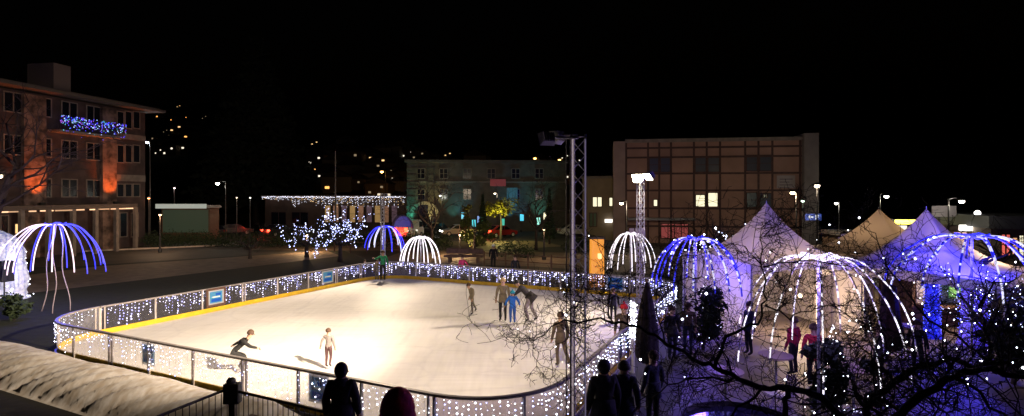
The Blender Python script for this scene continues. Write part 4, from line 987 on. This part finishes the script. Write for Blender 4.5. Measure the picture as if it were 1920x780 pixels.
# ================================================================ PEOPLE
skin_m = M('skin', (.45, .28, .20), .6); hair_b = M('hair_brown', (.06, .03, .018), .8); hair_k = M('hair_black', (.01, .009, .009), .7); blade_m = M('blade', (.6, .6, .62), .2, metal=1)
def cloth(n, c): return M('cloth_'+n, c, .85, .35, 9, bump=.9)
def person(loc, h, rz, label, top, leg, pose=None, hat=None, hair=hair_b, bulk=1.0, skates=True, coat=False, group=None, shoe=None, hood=0, scarf=None):
    J = dict(pelvis=(0,0,.53), spine=(0,0,.62), chest=(0,.005,.74), neck=(0,0,.825), chin=(0,.005,.865), head=(0,.005,.925), crown=(0,0,.965),
             shL=(-.105,0,.80), elL=(-.145,-.01,.64), wrL=(-.155,.04,.50), haL=(-.155,.055,.455), hiL=(-.055,0,.50), knL=(-.06,.02,.28), anL=(-.06,-.01,.055), toL=(-.065,.075,.025))
    for k in list(J):
        if k.endswith('L'): v = J[k]; J[k[:-1]+'R'] = (-v[0], v[1], v[2])
    if pose: J.update(pose)
    B = bulk
    RA = dict(pelvis=.075*B, spine=.072*B, chest=.085*B, neck=.034, chin=.048, head=.060, crown=.040, sh=.044*B, el=.034*B, wr=.024*B, ha=.022, hi=.056*B, kn=.038*B, an=.027*B, to=.022)
    order = ['pelvis','spine','chest','neck','chin','head','crown','shL','elL','wrL','haL','shR','elR','wrR','haR','hiL','knL','anL','toL','hiR','knR','anR','toR']
    par = dict(spine='pelvis', chest='spine', neck='chest', chin='neck', head='chin', crown='head', shL='chest', elL='shL', wrL='elL', haL='wrL', shR='chest', elR='shR', wrR='elR', haR='wrR',
               hiL='pelvis', knL='hiL', anL='knL', toL='anL', hiR='pelvis', knR='hiR', anR='knR', toR='anR')
    lift = .055 if skates else 0
    V_ = [Vector(J[k])*h + Vector((0, 0, lift)) for k in order]; idx = {k: i for i, k in enumerate(order)}
    me = bpy.data.meshes.new('p'); me.from_pydata([tuple(v) for v in V_], [(idx[par[k]], idx[k]) for k in order if k in par], [])
    o = bpy.data.objects.new('p', me); COL.objects.link(o); sm = o.modifiers.new('s', 'SKIN'); sm.use_smooth_shade = True
    if not me.skin_vertices: me.attributes
    for k in order:
        sv = me.skin_vertices[0].data[idx[k]]; rr = RA.get(k, RA.get(k[:-1], .03))*h; sv.radius = (rr, rr*(.8 if k in ('chest', 'spine', 'pelvis') else 1)); sv.use_root = (k == 'pelvis')
    ss = o.modifiers.new('u', 'SUBSURF'); ss.levels = 1; ss.render_levels = 1
    dg = bpy.context.evaluated_depsgraph_get(); ev = o.evaluated_get(dg); em = bpy.data.meshes.new_from_object(ev)
    bpy.data.objects.remove(o); bpy.data.meshes.remove(me)
    mb = MB(); mb.v = [tuple(v.co) for v in em.vertices]
    segs = []
    for k in order:
        if k in par:
            zone = 2 if k in ('head', 'chin', 'crown', 'haL', 'haR') else 1 if k[:2] in ('kn', 'an') else 3 if k[:2] == 'to' else 1 if k[:2] == 'hi' else 0
            segs.append((V_[idx[par[k]]], V_[idx[k]], zone))
    for f in em.polygons:
        c = f.center; best = 0; bd = 1e9
        for a, b, zn in segs:
            ab = b-a; t = max(0, min(1, (c-a).dot(ab)/ab.length_squared)); dd = (c-(a+ab*t)).length
            if dd < bd: bd = dd; best = zn
        mb.k = best; mb.face(tuple(f.vertices))
    bpy.data.meshes.remove(em)
    hd = V_[idx['head']]; up = (V_[idx['crown']]-V_[idx['chin']]).normalized(); fw = Vector((0, 1, 0)); fw = (fw-up*fw.dot(up)).normalized(); rt = fw.cross(up)
    mb.k = 2                                   # nose, ears, fingers
    mb.tube([hd+fw*.055*h+up*.004*h, hd+fw*.074*h-up*.014*h], [.006*h, .010*h], 5)
    for s in (-1, 1):
        mb.k = 2; mb.tube([hd+rt*.056*h*s+up*.01*h, hd+rt*.064*h*s-up*.012*h], [.010*h, .007*h], 5)
        mb.k = 4; mb.oct(hd+fw*.0585*h+rt*.020*h*s+up*.006*h, .006*h)
    mb.k = 4; mb.tube([hd+fw*.055*h-rt*.014*h-up*.030*h, hd+fw*.055*h+rt*.014*h-up*.030*h], .0035*h, 4)
    mb.k = 2
    for S in 'LR':
        w_, ha = V_[idx['wr'+S]], V_[idx['ha'+S]]; dd = (ha-w_).normalized(); sd = dd.orthogonal().normalized(); cu = dd.cross(sd)
        for q, ln in enumerate((.034, .040, .037, .028)):
            st = ha + sd*((q-1.5)*.0105*h); mb.tube([st, st+dd*ln*h*.6, st+dd*ln*h+cu*.010*h], [.0055*h, .005*h, .0038*h], 5)
        mb.tube([w_.lerp(ha, .3)+sd*.012*h, w_.lerp(ha, .8)+sd*.034*h, ha+sd*.036*h+dd*.012*h], [.006*h, .006*h, .004*h], 5)
    body = mb.build('person', [top, leg, skin_m, shoe or cloth('boot', (.02, .02, .02)), hair_k], None, True)
    body.location = loc; body.rotation_euler = (0, 0, rz); tag(body, label, 'person', group)
    # hair or hat
    def cap(name, m, r, z0, zs=1.0, back=.012, brim=False, pom=False):
        c = hd - fw*back*h + up*.012*h; q = up.to_track_quat('Z', 'Y').to_matrix(); b = MB()
        pr = [(r*h*sin(pi*i/10)+1e-4, r*h*zs*cos(pi*i/10)) for i in range(0, 8 if not z0 else z0)]
        if r > .1: pr = [(q_*r*h, z_*r*h) for q_, z_ in ((.01, 1.05), (.3, .98), (.62, .8), (.88, .42), (1.0, .05), (1.06, -.3), (1.0, -.36), (1.12, -.7), (1.2, -1.0))]
        b.lathe(list(reversed(pr)), (0, 0, 0), 14)
        if brim: e = pr[-1]; b.lathe([(e[0]*1.05, e[1]-.012*h), (e[0]*1.09, e[1]+.004*h), (e[0]*1.03, e[1]+.022*h)], (0, 0, 0), 14)
        if pom: b.ball((0, 0, r*h*zs+.015*h), .02*h, 8)
        b.v = [tuple(c + q @ Vector(v)) for v in b.v]; b.build(name, m, body, True)
    if hood: cap('hood', hat, hood, 9, 1.2 if hood < .1 else 1.0, .014)
    elif hat: cap('hair', hair, .066, 8, 1.0); cap('hat', hat, .072, 6, 1.08, .008, True, True)
    else: cap('hair', hair, .069, 7, 1.03)
    if scarf: 
        n_ = V_[idx['neck']]; b = MB(); b.lathe([(.075*h, -.03*h), (.078*h, -.005*h), (.062*h, .02*h), (.045*h, .035*h)], n_, 12); b.build('scarf', scarf, body, True)
    if coat:                                    # hem of a longer jacket
        pv = V_[idx['pelvis']]; ch = V_[idx['spine']]; b = MB(); ax_ = (pv-ch).normalized()
        b.tube([ch, pv, pv+ax_*.09*h], [.088*h*B, .094*h*B, .105*h*B], 14); b.build('jacket_hem', top, body, True)
    if skates:
        for S in 'LR':
            a, t = V_[idx['an'+S]], V_[idx['to'+S]]; dd = (t-a); dd.z = 0; dd.normalize(); z = min(t.z, a.z)
            b = MB(); hl = a - dd*.03*h; te = t + dd*.02*h
            b.tube([(hl.x, hl.y, z-.045*h*.55), (te.x, te.y, z-.045*h*.55)], .006, 4); 
            b.tube([(hl.x, hl.y, z-.02*h), (hl.x, hl.y, z-.045*h*.55)], .006, 4); b.tube([(te.x, te.y, z-.02*h), (te.x, te.y, z-.045*h*.55)], .006, 4)
            b.build('skate_blade', blade_m, body)
    return body
IZ = .05
def at_px(px, py): p = G(px, py+0.0); d = F*(H-IZ)/(py-HZ); return ((px-960)/F*d, d, IZ)
black = cloth('black', (.012, .012, .014)); navy = cloth('navy', (.02, .025, .06)); khaki = cloth('khaki', (.22, .18, .12)); greyj = cloth('grey', (.28, .24, .24)); red_c = cloth('red', (.6, .02, .03)); pink = cloth('pink', (.75, .05, .18)); green = cloth('green', (.02, .28, .12)); blue = cloth('blue', (.02, .16, .65)); maroon = cloth('maroon', (.65, .03, .06)); brown = cloth('brown', (.10, .07, .055)); teal = cloth('teal', (.02, .35, .5)); oliv = cloth('olive', (.16, .14, .11))
person(at_px(616, 693), 1.17, R(-12), 'child in pale grey jacket skating away alone, mid-ice', greyj, cloth('plum', (.09, .04, .045)), dict(elL=(-.18,-.02,.65), wrL=(-.215,-.01,.52), haL=(-.225,0,.48), knR=(.05,.03,.29), anR=(.05,-.03,.08), toR=(.055,.05,.05)))
person(at_px(943, 604), 1.74, R(170), 'adult in khaki jacket and dark trousers standing beside the blue child', khaki, black, coat=True, hair=M('hair_fair', (.4, .28, .14)))
person(at_px(961, 609), 1.30, R(5), 'small child all in bright blue with light blue hat', blue, cloth('blue2', (.02, .10, .42)), dict(elL=(-.19,0,.66), wrL=(-.22,.05,.55), haL=(-.23,.06,.51), elR=(.19,0,.66), wrR=(.22,.05,.55), haR=(.23,.06,.51)), hat=teal, bulk=1.15)
bend = dict(spine=(0,.06,.60), chest=(0,.17,.70), neck=(0,.25,.76), chin=(0,.28,.79), head=(0,.31,.83), crown=(0,.32,.87), shL=(-.11,.19,.75), elL=(-.13,.28,.63), wrL=(-.10,.38,.56), haL=(-.09,.42,.54), shR=(.11,.19,.75), elR=(.13,.28,.63), wrR=(.10,.38,.56), haR=(.09,.42,.54), knL=(-.06,.10,.28), anL=(-.06,.02,.055), toL=(-.06,.10,.025), knR=(.07,-.02,.28), anR=(.08,-.14,.06), toR=(.08,-.06,.03), pelvis=(0,-.03,.53))
person(at_px(994, 605), 1.82, R(75), 'adult in long black coat bending towards the blue child', cloth('charcoal', (.035, .03, .03)), greyj, bend, coat=True, hair=hair_k, bulk=1.15)
person(at_px(885, 592), 1.38, R(110), 'small skater in khaki gliding left across the middle ice', khaki, oliv, dict(spine=(0,.02,.61), chest=(0,.06,.73), neck=(0,.09,.80), chin=(0,.11,.84), head=(0,.12,.90), crown=(0,.12,.94), knR=(.06,-.06,.30), anR=(.07,-.16,.14), toR=(.07,-.10,.09)))
crouch = dict(pelvis=(0,-.16,.38), spine=(0,-.06,.45), chest=(0,.06,.55), neck=(0,.14,.63), chin=(0,.17,.66), head=(0,.2,.72), crown=(0,.2,.76), shL=(-.11,.07,.60), elL=(-.2,-.04,.52), wrL=(-.26,-.14,.46), haL=(-.28,-.17,.44), shR=(.11,.07,.60), elR=(.17,.2,.5), wrR=(.15,.32,.46), haR=(.15,.36,.44), hiL=(-.055,-.14,.36), knL=(-.09,.1,.26), anL=(-.09,-.04,.055), toL=(-.09,.05,.025), hiR=(.055,-.14,.36), knR=(.09,.14,.24), anR=(.09,.02,.055), toR=(.09,.11,.025))
person(at_px(450, 698), 1.45, R(-70), 'skater with brown hair crouching low just inside the near barrier', black, black, crouch)
person(at_px(718, 527), 1.78, R(190), 'skater in green jacket at the far left corner', green, black, dict(elR=(.2,.05,.72), wrR=(.28,.12,.74), haR=(.31,.14,.75)))
person(at_px(707, 526), 1.20, R(170), 'child in olive clothing next to the green skater', khaki, oliv)
person(at_px(684, 524), 1.15, R(120), 'child in dark maroon jacket and pale trousers by the far left corner', brown, greyj)
person(at_px(867, 528), 1.50, R(160), 'skater in bright pink jacket near the far barrier', pink, khaki, dict(elL=(-.2,0,.68), wrL=(-.25,.03,.6), haL=(-.27,.04,.57)))
person(at_px(966, 533), 1.62, R(200), 'dark clothed skater near the far barrier behind the group of three', black, navy)
dashing = dict(knR=(.07,-.05,.30), anR=(.09,-.17,.12), toR=(.1,-.1,.07))
person(at_px(1051, 690), 1.62, R(20), 'skater in dark brown coat with brown hair left of the near lattice tower', brown, brown, dashing, coat=True)
person(at_px(1150, 605), 1.35, R(180), 'dark clad skater seen through the branches near the right barrier', black, black)
person(at_px(1168, 635), 1.30, R(200), 'child in red hat and brown jacket near the right barrier', brown, black, hat=red_c) if False else None
def stand(px, ytop, d, h, rz, label, top, leg, **k):
    """a person on a raised deck or on the ground"""
    x = (px-960)/F*d; return person((x, d, 0), h, rz, label, top, leg, skates=False, **k)
stand(980, 480, 37.6, 1.72, R(10), 'dark figure behind the far barrier near the rail', black, black) if False else None
stand(925, 458, 38.5, 1.75, R(180), 'person in dark coat and white hat behind the far barrier', black, black, hat=white_card)
stand(1168, 551, 14.6, 1.75+.7, 0, 'x', red_c, black) if False else None
pp = stand(1170, 551, 17.5, 1.75, R(160), 'person in bright red hat beside the right barrier', brown, navy, hat=red_c); pp.location.z = 0
stand(640, 680, 10.6, 1.98, R(4), 'person in bulky black coat seen from behind at the near barrier', black, black, bulk=1.32, coat=True, hat=black, hood=.066, scarf=black)
stand(745, 742, 9.55, 1.70, R(20), 'person in dark red hood with teal collar at the bottom edge', maroon, navy, bulk=1.35, hat=maroon, hood=.17, scarf=teal)
stand(1132, 640, 10.9, 1.95, R(8), 'left one of two dark figures by the lattice tower', black, black, bulk=1.3, coat=True, hat=black, hood=.066, scarf=black)
stand(1170, 650, 11.2, 1.85, R(-12), 'right one of two dark figures beside the lattice tower', navy, black, bulk=1.2, coat=True, hair=hair_k, scarf=navy)
stand(1488, 600, 16.0, 1.68, R(30), 'person in red jacket before the brightly lit tent', cloth('crimson', (.5, .02, .07)), black)
stand(1526, 600, 15.0, 1.72, R(-20), 'person in dark red coat right of the red jacket', maroon, black, coat=True)
stand(1405, 600, 18.0, 1.75, R(100), 'person in navy coat left of the lit tent', navy, black, coat=True)
stand(1260, 600, 17.5, 1.7, R(200), 'person in dark coat under the sparse blue fountain', black, navy, coat=True)
stand(1290, 600, 18.3, 1.65, R(150), 'person in brown jacket right of dark coat under blue fountain', brown, navy)
stand(1650, 600, 14.8, 1.75, R(60), 'person in charcoal coat near the brown parasol', cloth('charcoal', (.035, .03, .03)), black, coat=True)
stand(1225, 600, 12.2, 1.78, R(30), 'person in navy jacket behind the two dark figures', navy, black, coat=True)
stand(1720, 600, 16.0, 1.6, R(-60), 'person in black jacket beside the deep blue trunk', black, black)

# ================================================================ PLAZA FURNITURE
def parasol(px, d, top, rad, label, col):
    x = (px-960)/F*d; r = empty('closed_parasol', (x, d, 0), 0, label, 'parasol'); b = MB(); n = 24; prof = [(.55, .8), (.80, 1.0), (.78, 1.5), (.62, 2.0), (.36, 2.5), (.08, top)]
    base = 0
    for rr, z in prof:
        z = z*top/2.9 if z < top else z
        for j in range(n): a = 2*pi*j/n; k = rad*rr*(1+.16*(1 if j % 3 == 0 else -.4)); b.v.append((k*cos(a), k*sin(a), z))
    for i in range(len(prof)-1):
        for j in range(n): k = (j+1) % n; b.face((i*n+j, i*n+k, (i+1)*n+k, (i+1)*n+j))
    b.build('canopy', col, r, True); MB().tube([(0, 0, 0), (0, 0, top+.08)], .03, 8).build('pole', M('wood_pole', (.2, .12, .07)), r)
    MB().lathe([(.35, 0), (.35, .08), (.05, .1), (.04, .3)], n=14).build('base', M('lamp_post', (.05, .045, .045)), r)
parasol(1213, 14.6, 2.9, .34, 'tall closed parasol in dark cover behind the right barrier', M('cover_dark', (.015, .008, .014), .85, .3, 3))
parasol(1667, 16.5, 2.2, .42, 'closed brown parasol below the rear tents', M('cover_brown', (.05, .02, .013), .85, .3, 3))
def table(px, d, label, cloth_=None):
    x = (px-960)/F*d; r = empty('standing_table', (x, d, 0), 0, label, 'table', 'round tables on the plaza')
    MB().lathe([(.02, .98), (.42, .98), (.42, 1.02), (.02, 1.02)], n=20).build('table_top', M('table_top', (.3, .22, .18), .5), r)
    MB().tube([(0, 0, .03), (0, 0, .98)], .035, 8).build('column', galv, r); MB().lathe([(.28, 0), (.28, .03), (.04, .05)], n=16).build('base', galv, r)
table(1360, 13.2, 'round standing table nearest the two dark figures'); table(1455, 14.5, 'round standing table left of the red jackets'); table(1600, 13.4, 'round standing table right of the big white fountain pole'); table(1690, 17.8, 'round standing table by the deep blue trunk')
# curved low wall of a round basin
x = P(1430, 700, 12.2); cb = MB(); n = 40; 
for i in range(n):
    a0, a1 = 2*pi*i/n, 2*pi*(i+1)/n
    cb.slab([(1.5*cos(a0), 1.5*sin(a0)), (1.5*cos(a1), 1.5*sin(a1)), (1.25*cos(a1), 1.25*sin(a1)), (1.25*cos(a0), 1.25*sin(a0))][::-1][::-1], 0, .42)
r = empty('round_basin', (P(1400, 700, 11.4).x, 11.6, 0), 0, 'low round dark stone basin on the plaza', 'basin'); cb.build('rim', M('basin_stone', (.10, .09, .10), .6, .3, 3), r)
MB().lathe([(.01, .3), (1.26, .3)], n=32).build('water', M('basin_water', (.02, .02, .05), .08), r)
# LED wrapped post beside the right barrier
x = P(1187, 570, 16.2); r = empty('wrapped_post', (x.x, 16.2, 0), 0, 'thin post spirally wrapped in white lights beside the right barrier', 'lit post')
MB().tube([(0, 0, 0), (0, 0, 2.1)], .05, 8).build('post', galv, r); bb = MB()
for k in range(150): a = k*.7; bb.oct((.065*cos(a)+random.uniform(-.05, .05), .065*sin(a), 1.0+1.1*k/150), .018)
bb.build('light_string', bulb_w, r)['kind'] = 'stuff'

# timber rail fence and log bench behind the far barrier
def rail_fence(name, pts, h, label, m, post=1.6, rails=(.55, 1.0), pr=.05, rr=.035):
    o = Vector(pts[0]); r = empty(name, o, 0, label, 'railing'); q = [Vector(p)-o for p in pts]
    for a, b in zip(q, q[1:]):
        L = (b-a).length; n = max(1, round(L/post))
        for i in range(n+1): p = a.lerp(b, i/n); MB().box((p.x, p.y, h/2+.02), (pr*2, pr*2, h+.04)).build('post', m, r)
        for z in rails: MB().tube([a+Vector((0, 0, z)), b+Vector((0, 0, z))], rr, 6).build('rail', m, r)
timber = M('timber', (.20, .12, .08), .8, .3, 5)
rail_fence('timber_railing', [(-2.0, 40, 0), (4.2, 36.5, 0), (4.9, 33.2, 0)], 1.1, 'brown timber railing on the bank behind the far barrier', timber)
rail_fence('timber_railing', [(-16, 50, 0), (-8, 47, 0)], .9, 'short low timber railing near the tree of lights', timber)
rail_fence('timber_railing', [(-9.5, 9.4, 0), (-6.6, 8.0, 0)], 1.0, 'dim reddish timber railing in the bottom left corner', M('timber_red', (.16, .07, .05), .8, .3, 5), post=1.0)
x = P(870, 480, 42.5); r = empty('log_bench', (x.x, 42.5, 0), R(-6), 'long brown timber bench behind the far barrier', 'bench')
MB().b2(-1.5, 1.5, -.35, .35, .42, .58).build('seat', timber, r, bevel=.03); MB().b2(-1.45, 1.45, .3, .38, .62, 1.05).build('backrest', timber, r, bevel=.02)
for s in (-1, 1): MB().b2(s*1.1-.1, s*1.1+.1, -.3, .36, 0, .42).build('leg', timber, r)

# ================================================================ NEAR LEFT: heaped cover, railing
def tarp():
    m = M('cover_cloth', (.52, .50, .49), .9, .2, 3.0, col2=(.36, .31, .26), stretch=(2.2, .8, 1), bump=.4)
    mb = MB(); nu, nv = 150, 22; rnd = random.Random(9)
    ph = [rnd.uniform(0, 6.3) for _ in range(9)]
    for i in range(nu+1):
        u = U0 - 2.5 + i*15.7/nu + 0.0
        for j in range(nv+1):
            t = j/nv; v = V0 - .28 - 2.0*t
            hump = sin(pi*min(1, .12+t*.95))**.6*(.47 if i < nu*.9 else .62*(nu-i)/(nu*.1+1e-6)+.05*0)
            if t > .995: hump = 0.0
            sk = u*1.0+t*1.6
            fold = .05*sin(sk*5.1+ph[0]) *sin(u*.9+ph[6]) + .03*sin(sk*9.3+ph[1]+t*2+2*sin(u*.7)) + .022*sin(sk*21+ph[2]-t*3+3*sin(u*1.1)) + .012*sin(sk*41+ph[3]) + rnd.gauss(0, .006)
            lumps = .08*sin(u*1.1+ph[4]) + .05*sin(u*2.3+ph[5])
            z = max(.0, hump*(1+lumps) + fold*(t*1.2+.1)*(1 if hump > .05 else 0)); p = W(u, v); mb.v.append((p.x, p.y, z+.01))
    for i in range(nu):
        for j in range(nv): k = i*(nv+1)+j; mb.face((k, k+1, k+nv+2, k+nv+1))
    o = mb.build('ground_cover_sheet', m, None, True); tag(o, 'long crumpled off-white sheet heaped along the outside of near barrier', 'cover')
tarp()
def metal_rail():
    a, b, c, e = Vector((P(296, 778, 10.25).x, 10.25, 0)), Vector((P(426, 730, 11.7).x, 11.7, 0)), Vector((P(448, 734, 11.55).x, 11.55, 0)), Vector((P(612, 772, 10.45).x, 10.45, 0))
    m = M('rail_black', (.025, .018, .018), .5); f2 = P(655, 782, 10.2)
    r = empty('metal_railing', b, 0, 'black metal railing with thin bars meeting at a box-topped post', 'railing')
    for p, q in ((a-(b-a)*.25, b), (c, e)):
        p, q = p-b, q-b; up = Vector((0, 0, 1.1)); MB().tube([p+up, q+up], .028, 6).build('top_rail', m, r); MB().tube([p+Vector((0, 0, .12)), q+Vector((0, 0, .12))], .02, 6).build('bottom_rail', m, r)
        L = (q-p).length; n = int(L/.14); bb = MB()
        for i in range(n+1): s = p.lerp(q, i/n); bb.tube([(s.x, s.y, .12), (s.x, s.y, 1.1)], .009, 5)
        bb.build('bars', m, r)
    k = (b+c)/2-b; MB().box((k.x, k.y, .6), (.13, .13, 1.2)).build('post', m, r)
    MB().box((k.x, k.y-.02, 1.05), (.32, .2, .42)).build('post_box', black_metal, r, bevel=.02); MB().ball((k.x-.04, k.y, 1.28), .1, 10).build('post_knob', black_metal, r, True)
metal_rail()
a, b = P(452, 758, 10.9), P(600, 795, 9.9); d_ = (b-a); d_.z = 0
r = empty('timber_crate', (a.x, a.y-.4, 0), atan2(d_.y, d_.x), 'long brown timber box behind the black railing', 'box')
MB().b2(0, d_.length, 0, .45, 0, .82).build('box_body', M('box_wood', (.16, .11, .08), .8, .3, 4), r, bevel=.02); MB().b2(-.03, d_.length+.03, -.03, .48, .82, .88).build('lid', M('box_lid', (.30, .24, .18), .8, .3, 4), r)
